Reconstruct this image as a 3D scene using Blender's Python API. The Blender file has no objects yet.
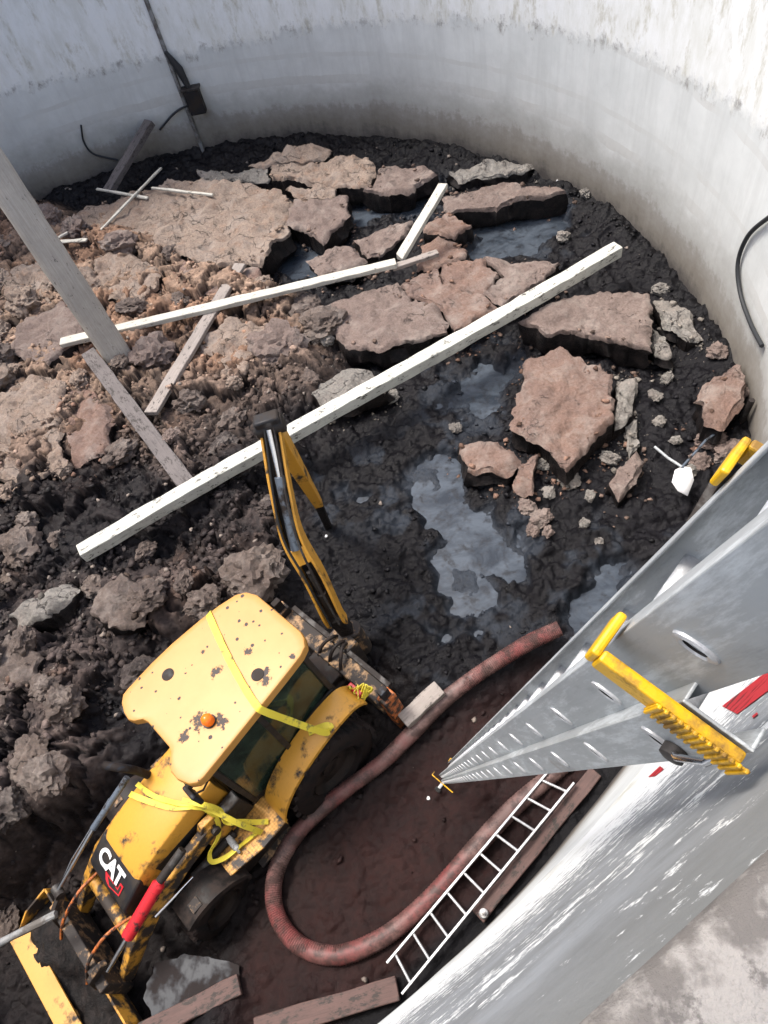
import bpy, bmesh, math, random
import numpy as np
from mathutils import Vector, Matrix, Euler

random.seed(7); RNG = np.random.default_rng(11)
scene = bpy.context.scene
COL = scene.collection

# ------------------------------------------------------------------ camera
CAM_H = 9.6                       # metres above the tank floor
FPX = 680.0                       # focal length in pixels of the 768x1024 frame
CB = np.array([[0.9621830498, 0.2724037053, 0.0],
               [-0.2217810052, 0.7833737936, -0.5806364484],
               [-0.1581675200, 0.5586785488, 0.8141629534]])
cam_d = bpy.data.cameras.new('camera'); cam = bpy.data.objects.new('camera', cam_d); COL.objects.link(cam)
cam_d.sensor_fit = 'VERTICAL'; cam_d.sensor_height = 32.0; cam_d.sensor_width = 24.0
cam_d.lens = FPX / 1024 * 32.0
cam_d.clip_start = 0.02; cam_d.clip_end = 2000
m4 = Matrix([list(CB[0]) + [0], list(CB[1]) + [0], list(CB[2]) + [CAM_H], [0, 0, 0, 1]])
cam.matrix_world = m4
scene.camera = cam

# ------------------------------------------------------------------ light
SUN_EL, SUN_AZ = math.radians(64), math.radians(142)     # azimuth of the sun, counter-clockwise from +x
world = bpy.data.worlds.new('World'); scene.world = world; world.use_nodes = True
wn = world.node_tree.nodes; wl = world.node_tree.links
bg = wn['Background']
sky = wn.new('ShaderNodeTexSky'); sky.sky_type = 'NISHITA'; sky.sun_disc = False
sky.sun_elevation = SUN_EL; sky.sun_rotation = math.pi / 2 - SUN_AZ
sky.air_density = 1.0; sky.dust_density = 5.0; sky.ozone_density = 1.0
wl.new(sky.outputs[0], bg.inputs[0]); bg.inputs[1].default_value = 0.148
sd = bpy.data.lights.new('sun', 'SUN'); sd.energy = 1.8; sd.angle = math.radians(13); sd.color = (1, 0.965, 0.92)
sun = bpy.data.objects.new('sun', sd); COL.objects.link(sun)
sun_dir = Vector((math.cos(SUN_EL) * math.cos(SUN_AZ), math.cos(SUN_EL) * math.sin(SUN_AZ), math.sin(SUN_EL)))
sun.rotation_euler = sun_dir.to_track_quat('Z', 'Y').to_euler(); sun.location = (0, 0, 30)
scene.view_settings.view_transform = 'Standard'; scene.view_settings.look = 'None'
scene.view_settings.exposure = 1.08; scene.view_settings.gamma = 1.0

# ------------------------------------------------------------------ tank and machine frames
CX, CY, TR = -3.770, 9.885, 10.512      # tank centre and inner radius
RIM_Z, RIM_W = 9.22, 0.36
MSC = 0.95
MT = Vector((-2.074, 3.499, -0.26)); MR = Euler((math.radians(4.32), math.radians(2.4), math.radians(-145.32)), 'XYZ')
MM = Matrix.LocRotScale(MT, MR, Vector((MSC, MSC, MSC)))

_DA = np.array([-180, -102, -92, -84, -77.5, -72.4, -66, -60, -55, -46, -36, -27, -20, 180.])
_DD = np.array([0, 0, .08, .20, .34, .455, .53, .58, .56, .44, .25, .09, 0, 0.])
def wall_r(az_deg, z):
    """inner radius: the wall foot bulges in a little on the side by the long ladder"""
    d = np.interp(az_deg, _DA, _DD) * 1.05; k = np.clip(z / RIM_Z, -.1, 1.02)
    return TR - d * (1 - k) + .097 * np.clip(d / .45, 0, 1) * k
def ray(u, v): return CB @ np.array([(u - 384) / FPX, -(v - 512) / FPX, -1.0])
def at(u, v, z=0.0):
    r = ray(u, v); t = (z - CAM_H) / r[2]
    return Vector((r[0] * t, r[1] * t, z))
def on_wall(u, v, off=0.0):
    r = ray(u, v); a = r[0]**2 + r[1]**2; b = -2 * (r[0] * CX + r[1] * CY); c = CX**2 + CY**2 - (TR - off)**2
    t = (-b + math.sqrt(b * b - 4 * a * c)) / (2 * a)
    return Vector((r[0] * t, r[1] * t, CAM_H + r[2] * t))
def on_wall_true(u, v, off=0.0):
    r = Vector(ray(u, v)); lo, hi = .02, 40.0
    def inside(t):
        p = r * t + Vector((0, 0, CAM_H)); return math.hypot(p.x - CX, p.y - CY) < wall_r(math.degrees(math.atan2(p.y - CY, p.x - CX)), p.z) - off
    t = .02
    while not inside(t) and t < 3: t += .004
    lo = t
    while inside(t) and t < 40: t += .01
    return r * t + Vector((0, 0, CAM_H))
def wall_pt(az, z, off=0.0):
    a = math.radians(az); return Vector((CX + (TR - off) * math.cos(a), CY + (TR - off) * math.sin(a), z))

# ------------------------------------------------------------------ numpy noise
def _hash(ix, iy, s):
    h = (ix.astype(np.int64) * 374761393 + iy.astype(np.int64) * 668265263 + s * 1442695041) & 0xffffffff
    h = ((h ^ (h >> 13)) * 1274126177) & 0xffffffff
    h = ((h ^ (h >> 16)) * 2246822519) & 0xffffffff
    return ((h ^ (h >> 15)) & 0xffffff) / float(0xffffff)
def vnoise(x, y, s=0):
    ix = np.floor(x); iy = np.floor(y); fx = x - ix; fy = y - iy
    fx = fx * fx * (3 - 2 * fx); fy = fy * fy * (3 - 2 * fy)
    a = _hash(ix, iy, s); b = _hash(ix + 1, iy, s); c = _hash(ix, iy + 1, s); d = _hash(ix + 1, iy + 1, s)
    return (a * (1 - fx) + b * fx) * (1 - fy) + (c * (1 - fx) + d * fx) * fy
def fbm(x, y, s=0, o=4):
    r = 0; a = .5; t = 0
    for k in range(o):
        r = r + a * vnoise(x * 2**k + 17.3 * k, y * 2**k - 9.1 * k, s + k); t += a; a *= .5
    return r / t
def worley(x, y, s=0):
    ix = np.floor(x); iy = np.floor(y)
    f1 = np.full(x.shape, 9.0); f2 = np.full(x.shape, 9.0); cid = np.zeros(x.shape)
    for dx in (-1, 0, 1):
        for dy in (-1, 0, 1):
            cx = ix + dx; cy = iy + dy
            px = cx + _hash(cx, cy, s); py = cy + _hash(cx, cy, s + 77)
            d = np.hypot(px - x, py - y); h = _hash(cx, cy, s + 191)
            nearer = d < f1
            f2 = np.where(nearer, f1, np.minimum(f2, d)); cid = np.where(nearer, h, cid); f1 = np.where(nearer, d, f1)
    return f1, f2, cid
def shards(x, y, s=0):
    """broken plates: each cell a flat facet with its own height and tilt; returns height 0..1 and distance to the cell edge"""
    ix = np.floor(x); iy = np.floor(y)
    f1 = np.full(x.shape, 9.0); f2 = np.full(x.shape, 9.0); h = np.zeros(x.shape)
    for dx in (-1, 0, 1):
        for dy in (-1, 0, 1):
            cx = ix + dx; cy = iy + dy; ox = x - cx - _hash(cx, cy, s); oy = y - cy - _hash(cx, cy, s + 77)
            d = np.abs(ox) * .55 + np.abs(oy) * .55 + np.hypot(ox, oy) * .5
            hh = _hash(cx, cy, s + 191) + ox * (_hash(cx, cy, s + 301) - .5) * 1.5 + oy * (_hash(cx, cy, s + 401) - .5) * 1.5
            nearer = d < f1; f2 = np.where(nearer, f1, np.minimum(f2, d)); h = np.where(nearer, hh, h); f1 = np.where(nearer, d, f1)
    return np.clip(h, -.2, 1.2), f2 - f1
def sstep(a, b, x):
    t = np.clip((x - a) / (b - a), 0, 1); return t * t * (3 - 2 * t)
def poly_sd(px, py, poly):
    """signed distance to polygon, positive inside"""
    n = len(poly); inside = np.zeros(px.shape, bool); dmin = np.full(px.shape, 1e9)
    for i in range(n):
        x0, y0 = poly[i]; x1, y1 = poly[(i + 1) % n]
        cond = ((y0 > py) != (y1 > py))
        xi = (x1 - x0) * (py - y0) / ((y1 - y0) if abs(y1 - y0) > 1e-9 else 1e-9) + x0
        inside ^= cond & (px < xi)
        ex, ey = x1 - x0, y1 - y0; L = ex * ex + ey * ey + 1e-12
        t = np.clip(((px - x0) * ex + (py - y0) * ey) / L, 0, 1)
        dmin = np.minimum(dmin, np.hypot(px - x0 - t * ex, py - y0 - t * ey))
    return np.where(inside, dmin, -dmin)
def pxpoly(pts, z=.3): return [tuple(at(u, v, z)[:2]) for u, v in pts]

# ------------------------------------------------------------------ materials
MATS = {}
class NT:
    def __init__(s, name):
        s.m = bpy.data.materials.new(name); s.m.use_nodes = True
        s.n = s.m.node_tree.nodes; s.l = s.m.node_tree.links; s.b = s.n['Principled BSDF']
        s.tc = s.n.new('ShaderNodeTexCoord')
    def new(s, t, **kw):
        nd = s.n.new(t)
        for k, v in kw.items():
            if k in nd.inputs: nd.inputs[k].default_value = v
            else: setattr(nd, k, v)
        return nd
    def noise(s, scale, detail=6, rough=.6, vec=None, dist=0.0, coord='Object'):
        nd = s.new('ShaderNodeTexNoise'); nd.inputs['Scale'].default_value = scale; nd.inputs['Detail'].default_value = detail
        nd.inputs['Roughness'].default_value = rough; nd.inputs['Distortion'].default_value = dist
        s.l.new(vec if vec is not None else s.tc.outputs[coord], nd.inputs['Vector']); return nd.outputs['Fac']
    def mapping(s, scale=(1, 1, 1), rot=(0, 0, 0), loc=(0, 0, 0), coord='Object'):
        nd = s.new('ShaderNodeMapping'); nd.inputs['Scale'].default_value = scale; nd.inputs['Rotation'].default_value = rot; nd.inputs['Location'].default_value = loc
        s.l.new(s.tc.outputs[coord], nd.inputs['Vector']); return nd.outputs['Vector']
    def ramp(s, fac, stops, interp='LINEAR'):
        nd = s.new('ShaderNodeValToRGB'); e = nd.color_ramp.elements; nd.color_ramp.interpolation = interp
        while len(e) < len(stops): e.new(.5)
        for k, (p, c) in enumerate(stops):
            e[k].position = p; e[k].color = (c, c, c, 1) if isinstance(c, (int, float)) else (*c, 1)
        s.l.new(fac, nd.inputs['Fac']); return nd.outputs['Color']
    def mix(s, fac, a, b, mode='MIX'):
        nd = s.new('ShaderNodeMix', data_type='RGBA', blend_type=mode)
        for sock, val in ((nd.inputs[0], fac), (nd.inputs[6], a), (nd.inputs[7], b)):
            if hasattr(val, 'is_output'): s.l.new(val, sock)
            elif isinstance(val, (int, float)): sock.default_value = val if sock.type == 'VALUE' else (val, val, val, 1)
            else: sock.default_value = (*val, 1)
        return nd.outputs[2]
    def math(s, op, a, b=0.0, c=0.0, clamp=False):
        nd = s.new('ShaderNodeMath', operation=op, use_clamp=clamp)
        for k, val in enumerate((a, b, c)):
            if hasattr(val, 'is_output'): s.l.new(val, nd.inputs[k])
            else: nd.inputs[k].default_value = val
        return nd.outputs[0]
    def bump(s, h, strength=.3, dist=.02):
        nd = s.new('ShaderNodeBump'); nd.inputs['Strength'].default_value = strength; nd.inputs['Distance'].default_value = dist
        s.l.new(h, nd.inputs['Height']); s.l.new(nd.outputs[0], s.b.inputs['Normal'])
    def set(s, col=None, rough=None, metal=None, **kw):
        for key, val in (('Base Color', col), ('Roughness', rough), ('Metallic', metal)):
            if val is None: continue
            if hasattr(val, 'is_output'): s.l.new(val, s.b.inputs[key])
            elif key == 'Base Color': s.b.inputs[key].default_value = (*val, 1)
            else: s.b.inputs[key].default_value = val
        for k, v in kw.items(): s.b.inputs[k].default_value = v
        return s.m

def simple(name, col, rough=.5, metal=0.0, dirt=None, dirt_amt=.35, dscale=5, bump=.15):
    t = NT(name)
    n = t.noise(dscale, 8, .65); n2 = t.noise(dscale * 9, 4, .6)
    c = t.mix(t.ramp(n2, [(.3, .0), (.7, .25)]), col, tuple(x * .72 for x in col))
    r = rough
    if dirt is not None:
        msk = t.ramp(n, [(.62 - dirt_amt * .6, 0.0), (.72 - dirt_amt * .55, 1.0)])
        c = t.mix(msk, c, dirt); r = t.mix(msk, rough, .75)
    t.set(c, r, metal, **({'Specular IOR Level': .2} if max(col) < .04 else {})); t.bump(n2, bump, .004)
    MATS[name] = t.m; return t.m

MUD = (.022, .017, .015)
simple('yellow_paint', (.55, .275, .035), .38, 0, MUD, .14, 3.2)
simple('yellow_paint_muddy', (.58, .29, .04), .5, 0, (.03, .022, .018), .33, 4.5)
simple('tan_mud_steel', (.36, .22, .11), .7, 0, MUD, .42, 6)
simple('black_paint', (.018, .018, .02), .42, 0, (.03, .024, .02), .3, 4)
simple('blue_grey_plastic', (.02, .026, .036), .45, 0, MUD, .35, 5)
simple('tyre_rubber', (.007, .007, .008), .8, 0, (.016, .011, .010), .4, 5)
simple('steel_chrome', (.75, .76, .78), .18, 1.0)
simple('cylinder_grey', (.13, .16, .2), .35, .4, MUD, .2, 6)
simple('red_paint', (.55, .02, .03), .4, 0, MUD, .16, 7)
simple('orange_lens', (.85, .17, .01), .15)
simple('orange_steel', (.5, .14, .03), .5, 0, MUD, .3, 8)
simple('white_print', (.8, .8, .8), .5)
simple('strap_yellow', (.70, .58, .05), .6, 0, (.2, .17, .05), .12, 9)
simple('clip_yellow', (.68, .38, .006), .42, 0, (.22, .12, .02), .2, 16)
simple('rubber_black', (.02, .02, .02), .6)
simple('mud_coat', (.012, .010, .0095), .5, 0, (.03, .022, .019), .3, 6, .6)
simple('dark_steel', (.05, .047, .045), .55, .3, MUD, .35, 5)
simple('pipe_grey', (.22, .225, .225), .6, 0, (.1, .09, .08), .3, 5)
simple('wet_sheet', (.024, .028, .036), .4, 0, (.016, .012, .012), .3, 2.6)
simple('seat_black', (.02, .02, .022), .7)
simple('cable_dark', (.03, .032, .035), .5)
simple('white_scrap', (.55, .56, .56), .5, 0, (.12, .11, .10), .25, 12)

def m_roof():
    t = NT('roof_paint')
    n = t.noise(24, 4, .7); big = t.noise(2.2, 5, .6)
    base = t.mix(t.ramp(big, [(.35, 0.0), (.75, 1.0)]), (.445, .228, .056), (.40, .195, .040))
    # mud spatter: small droplets scattered, plus a few large splats of fixed place
    v = t.new('ShaderNodeTexVoronoi'); v.inputs['Scale'].default_value = 13; v.inputs['Randomness'].default_value = 1
    dv = t.new('ShaderNodeVectorMath', operation='ADD'); t.l.new(t.tc.outputs['Object'], dv.inputs[0])
    sep = t.new('ShaderNodeSeparateXYZ'); t.l.new(t.tc.outputs['Object'], sep.inputs[0])
    flat = t.new('ShaderNodeCombineXYZ'); t.l.new(sep.outputs[0], flat.inputs[0]); t.l.new(sep.outputs[1], flat.inputs[1])
    t.l.new(flat.outputs[0], v.inputs['Vector'])
    wn_ = t.new('ShaderNodeTexWhiteNoise'); t.l.new(v.outputs['Position'], wn_.inputs['Vector'])
    rad = t.math('MULTIPLY', t.math('POWER', wn_.outputs['Value'], 5), .36)
    drop = t.math('LESS_THAN', t.math('ADD', v.outputs['Distance'], t.math('MULTIPLY', t.math('SUBTRACT', n, .5), .25)), rad)
    msk = drop
    edge = t.noise(13, 9, .8)
    for (x, y, r) in ((.10, -.02, .10), (.62, .30, .15), (-.22, .56, .10), (-.28, .50, .07), (-.32, .10, .07), (.45, .52, .11), (.86, .28, .10), (-.62, .62, .05), (-.55, -.2, .04), (.05, -.38, .04)):
        p = t.new('ShaderNodeVectorMath', operation='DISTANCE'); t.l.new(flat.outputs[0], p.inputs[0]); p.inputs[1].default_value = (x, y, 0)
        d = t.math('ADD', p.outputs['Value'], t.math('MULTIPLY', t.math('SUBTRACT', edge, .5), r * 4.6))
        msk = t.math('MAXIMUM', msk, t.math('LESS_THAN', d, r * .6))
    c = t.mix(msk, base, (.045, .035, .032))
    t.set(c, t.mix(msk, .45, .7)); t.bump(msk, .3, .006)
    MATS['roof_paint'] = t.m
m_roof()

def m_glass():
    t = NT('cab_glass'); n = t.noise(5, 5, .6)
    t.set(t.mix(t.ramp(n, [(.4, 0.0), (.7, 1.0)]), (.10, .17, .13), (.03, .05, .04)), .06, 0, **{'Transmission Weight': .75, 'IOR': 1.45})
    MATS['cab_glass'] = t.m
m_glass()

def m_tread():
    t = NT('tread_plate')
    ch = t.new('ShaderNodeTexChecker'); ch.inputs['Scale'].default_value = 34; t.l.new(t.mapping(rot=(0, 0, .785)), ch.inputs['Vector'])
    n = t.noise(4, 6, .7); msk = t.ramp(n, [(.45, 0.0), (.55, 1.0)])
    c = t.mix(ch.outputs['Fac'], (.62, .33, .08), (.50, .25, .05)); c = t.mix(msk, c, MUD)
    t.set(c, .6); t.bump(ch.outputs['Fac'], .4, .004); MATS['tread_plate'] = t.m
m_tread()

def m_wood(name, light, dark, rough=.75, stain=(.03, .025, .022), amt=.2):
    t = NT(name)
    g = t.noise(5, 8, .7, t.mapping((.35, 9, 9)), dist=.3); n = t.noise(1.4, 7, .7); sp = t.noise(9, 7, .78, t.mapping((.6, 1.4, 1.4))); k = t.noise(3.2, 6, .7, t.mapping((.5, 2.5, 2.5), loc=(5, 1, 2)))
    c = t.mix(t.ramp(g, [(.32, 0.0), (.68, 1.0)]), light, dark)
    c = t.mix(t.ramp(g, [(.26, .7), (.34, 0.0)]), c, tuple(x * .45 for x in dark))
    c = t.mix(t.ramp(n, [(.38, 0.0), (.72, .75)]), c, tuple(x * .55 for x in light))
    c = t.mix(t.ramp(k, [(.60, 0.0), (.72, .6)]), c, tuple(x * .35 for x in dark))
    c = t.mix(t.ramp(sp, [(.74 - amt * .7, 0.0), (.80 - amt * .7, .92)]), c, stain)
    t.set(c, rough); t.bump(g, .5, .01); MATS[name] = t.m
m_wood('wood_pale', (.60, .58, .51), (.45, .43, .365), amt=.22)
m_wood('wood_white', (.62, .625, .565), (.48, .48, .42), amt=.27)
m_wood('wood_grey', (.34, .30, .27), (.22, .19, .17), amt=.25)
m_wood('wood_dark', (.15, .13, .125), (.09, .08, .078), amt=.3)
m_wood('wood_red', (.13, .075, .065), (.08, .05, .045), amt=.3)
m_wood('wood_post', (.50, .46, .395), (.34, .305, .26), amt=.2)

def m_metal(name, base, rough, met=.72):
    t = NT(name)
    n = t.noise(3, 7, .7); g = t.noise(5, 5, .6, t.mapping((22, 22, 1.2))); sp = t.noise(30, 4, .7)
    c = t.mix(t.ramp(n, [(.3, 0.0), (.75, 1.0)]), base, tuple(x * .72 for x in base))
    c = t.mix(t.ramp(sp, [(.66, 0.0), (.74, .8)]), c, (.32, .29, .26))
    big = t.noise(1.3, 6, .75, t.mapping((1, 1, 1), loc=(3.1, 1.7, .6)))
    rust = t.ramp(big, [(.60, 0.0), (.70, .75)]); c = t.mix(rust, c, (.22, .16, .11))
    scu = t.noise(7, 8, .75, t.mapping((3, 3, .5), loc=(1, 2, 3))); c = t.mix(t.ramp(scu, [(.52, 0.0), (.62, .75)]), c, tuple(min(1, x * 1.45) for x in base)); c = t.mix(t.ramp(scu, [(.32, .7), (.45, 0.0)]), c, tuple(x * .55 for x in base))
    r = t.mix(t.ramp(g, [(.3, 0.0), (.7, 1.0)]), rough, rough + .16)
    t.set(c, r, t.mix(rust, met, 0.0)); t.bump(g, .12, .003); MATS[name] = t.m
m_metal('aluminium', (.42, .445, .452), .45, .3)
m_metal('aluminium_bright', (.50, .51, .52), .36, .5)

def m_hose():
    t = NT('hose_rubber')
    n = t.noise(1.1, 6, .65); n2 = t.noise(5, 7, .75)
    c = t.mix(t.ramp(n, [(.4, 0.0), (.6, 1.0)]), (.16, .042, .040), (.15, .092, .082))
    c = t.mix(t.ramp(n2, [(.43, 0.0), (.57, .9)]), c, (.045, .024, .021))
    t.set(c, .6); t.bump(n2, .3, .01); MATS['hose_rubber'] = t.m
m_hose()

def m_ground():   # sludge, crust and mud: colour and wetness come with the mesh
    t = NT('sludge_ground')
    a = t.new('ShaderNodeAttribute', attribute_name='Col'); w = t.new('ShaderNodeAttribute', attribute_name='wet')
    n = t.noise(7, 10, .75); f = t.noise(42, 6, .75); v = t.new('ShaderNodeTexVoronoi'); v.inputs['Scale'].default_value = 11
    t.l.new(t.tc.outputs['Object'], v.inputs['Vector'])
    c = t.mix(t.ramp(n, [(.32, 0.0), (.68, 1.0)]), t.mix(1.0, a.outputs['Color'], (.55, .52, .52), 'MULTIPLY'), t.mix(1.0, a.outputs['Color'], (1.5, 1.45, 1.4), 'MULTIPLY'))
    c = t.mix(t.ramp(f, [(.62, 0.0), (.75, .45)]), c, t.mix(1.0, a.outputs['Color'], (2.3, 2.2, 2.1), 'MULTIPLY'))
    r = t.math('SUBTRACT', .88, t.math('MULTIPLY', w.outputs['Fac'], t.ramp(n, [(.36, .68), (.62, .22)])))
    t.set(c, r, **{'Specular IOR Level': .155})
    h = t.math('ADD', t.math('MULTIPLY', n, 1.0), t.math('ADD', t.math('MULTIPLY', f, .45), t.math('MULTIPLY', v.outputs['Distance'], -.6)))
    t.bump(h, .6, .04); MATS['sludge_ground'] = t.m
m_ground()

def m_crust(name, c1, c2, c3, pale=.3, r0=.8):
    t = NT(name)
    geo = t.new('ShaderNodeNewGeometry'); P = geo.outputs['Position']
    n = t.noise(.9, 6, .65, P); n2 = t.noise(3.4, 9, .72, P); f = t.noise(24, 7, .75, P); g = t.noise(75, 3, .6, P)
    c = t.mix(t.ramp(n, [(.35, 0.0), (.65, 1.0)]), c1, c2)
    c = t.mix(t.ramp(n2, [(.5, 0.0), (.72, .8)]), c, c3)
    c = t.mix(t.ramp(f, [(.34, .75), (.52, 0.0)]), c, tuple(x * .42 for x in c1))
    c = t.mix(t.ramp(f, [(.57, 0.0), (.70, pale)]), c, (.50, .445, .395))
    dust = t.noise(1.9, 8, .72, P); c = t.mix(t.ramp(dust, [(.50, 0.0), (.66, .55)]), c, (.33, .285, .25)); c = t.mix(t.ramp(dust, [(.30, .6), (.42, 0.0)]), c, tuple(x * .4 for x in c1))
    vv = t.new('ShaderNodeTexVoronoi', feature='DISTANCE_TO_EDGE'); vv.inputs['Scale'].default_value = 1.7
    wv = t.new('ShaderNodeVectorMath', operation='ADD'); t.l.new(P, wv.inputs[0]); nz = t.new('ShaderNodeTexNoise'); nz.inputs['Scale'].default_value = 2.2; nz.inputs['Detail'].default_value = 6; t.l.new(P, nz.inputs['Vector'])
    t.l.new(nz.outputs['Color'], wv.inputs[1]); t.l.new(wv.outputs[0], vv.inputs['Vector'])
    crack = t.math('MULTIPLY', t.ramp(vv.outputs['Distance'], [(.004, 1.0), (.018, 0.0)]), t.ramp(n, [(.44, 0.0), (.52, .9)] if pale >= .5 else [(.54, 0.0), (.60, .8)]))
    c = t.mix(t.math('MULTIPLY', crack, .85), c, (.03, .024, .022))
    t.set(c, t.ramp(f, [(.35, r0), (.7, .92)]))
    t.bump(t.math('SUBTRACT', t.math('ADD', t.math('MULTIPLY', n2, 1.3), t.math('ADD', f, t.math('MULTIPLY', g, .3))), t.math('MULTIPLY', crack, 1.5)), .9, .045); MATS[name] = t.m
m_crust('crust_top', (.185, .135, .115), (.225, .17, .145), (.14, .105, .093))
m_crust('crust_pale', (.25, .188, .148), (.31, .24, .19), (.255, .145, .09), .55)
m_crust('crust_orange', (.225, .135, .10), (.185, .13, .11), (.24, .18, .15))
m_crust('crust_grey', (.19, .175, .155), (.27, .255, .23), (.12, .10, .09), .6)
m_crust('clod_brown', (.105, .078, .066), (.15, .112, .09), (.07, .054, .05), .45, .38)
m_crust('clod_dark', (.05, .038, .034), (.075, .056, .05), (.03, .024, .022), .4, .32)
def m_side():
    t = NT('sludge_side'); geo = t.new('ShaderNodeNewGeometry'); P = geo.outputs['Position']
    n = t.noise(6, 8, .7, P); f = t.noise(30, 5, .7, P)
    t.set(t.mix(t.ramp(n, [(.45, 0.0), (.7, 1.0)]), (.008, .007, .0072), (.03, .023, .021)), t.ramp(f, [(.3, .3), (.7, .7)]), **{'Specular IOR Level': .2})
    t.bump(t.math('ADD', n, f), .7, .03); MATS['sludge_side'] = t.m
m_side()
def m_rubble():
    t = NT('rubble'); a = t.new('ShaderNodeAttribute', attribute_name='Col'); w = t.new('ShaderNodeAttribute', attribute_name='wet')
    f = t.noise(26, 6, .7); g = t.noise(9, 5, .7)
    c = t.mix(t.ramp(f, [(.35, 0.0), (.7, 1.0)]), t.mix(1.0, a.outputs['Color'], (.6, .57, .57), 'MULTIPLY'), t.mix(1.0, a.outputs['Color'], (1.35, 1.3, 1.25), 'MULTIPLY'))
    t.set(c, t.math('SUBTRACT', .9, t.math('MULTIPLY', w.outputs['Fac'], t.ramp(g, [(.4, .65), (.7, .2)]))), **{'Specular IOR Level': .22})
    t.bump(f, .6, .03); MATS['rubble'] = t.m
m_rubble()
def m_pool():
    t = NT('sludge_liquid'); n = t.noise(1.1, 8, .7, t.mapping((1, 2.2, 1), rot=(0, 0, .6)), dist=.6); f = t.noise(6, 8, .72, dist=.4); g = t.noise(30, 5, .7)
    c = t.mix(t.ramp(n, [(.38, 0.0), (.60, 1.0)]), (.022, .028, .037), (.066, .080, .098))  # blue-grey tone is the sky's reflection painted into the liquid
    c = t.mix(t.ramp(f, [(.50, 0.0), (.64, .9)]), c, (.014, .016, .020))
    c = t.mix(t.ramp(g, [(.66, 0.0), (.74, .6)]), c, (.012, .012, .014))
    t.set(c, t.ramp(f, [(.35, .10), (.65, .38)]), **{'Specular IOR Level': .26}); t.bump(t.math('ADD', f, t.math('MULTIPLY', n, .5)), .12, .012); MATS['sludge_liquid'] = t.m
m_pool()

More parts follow.
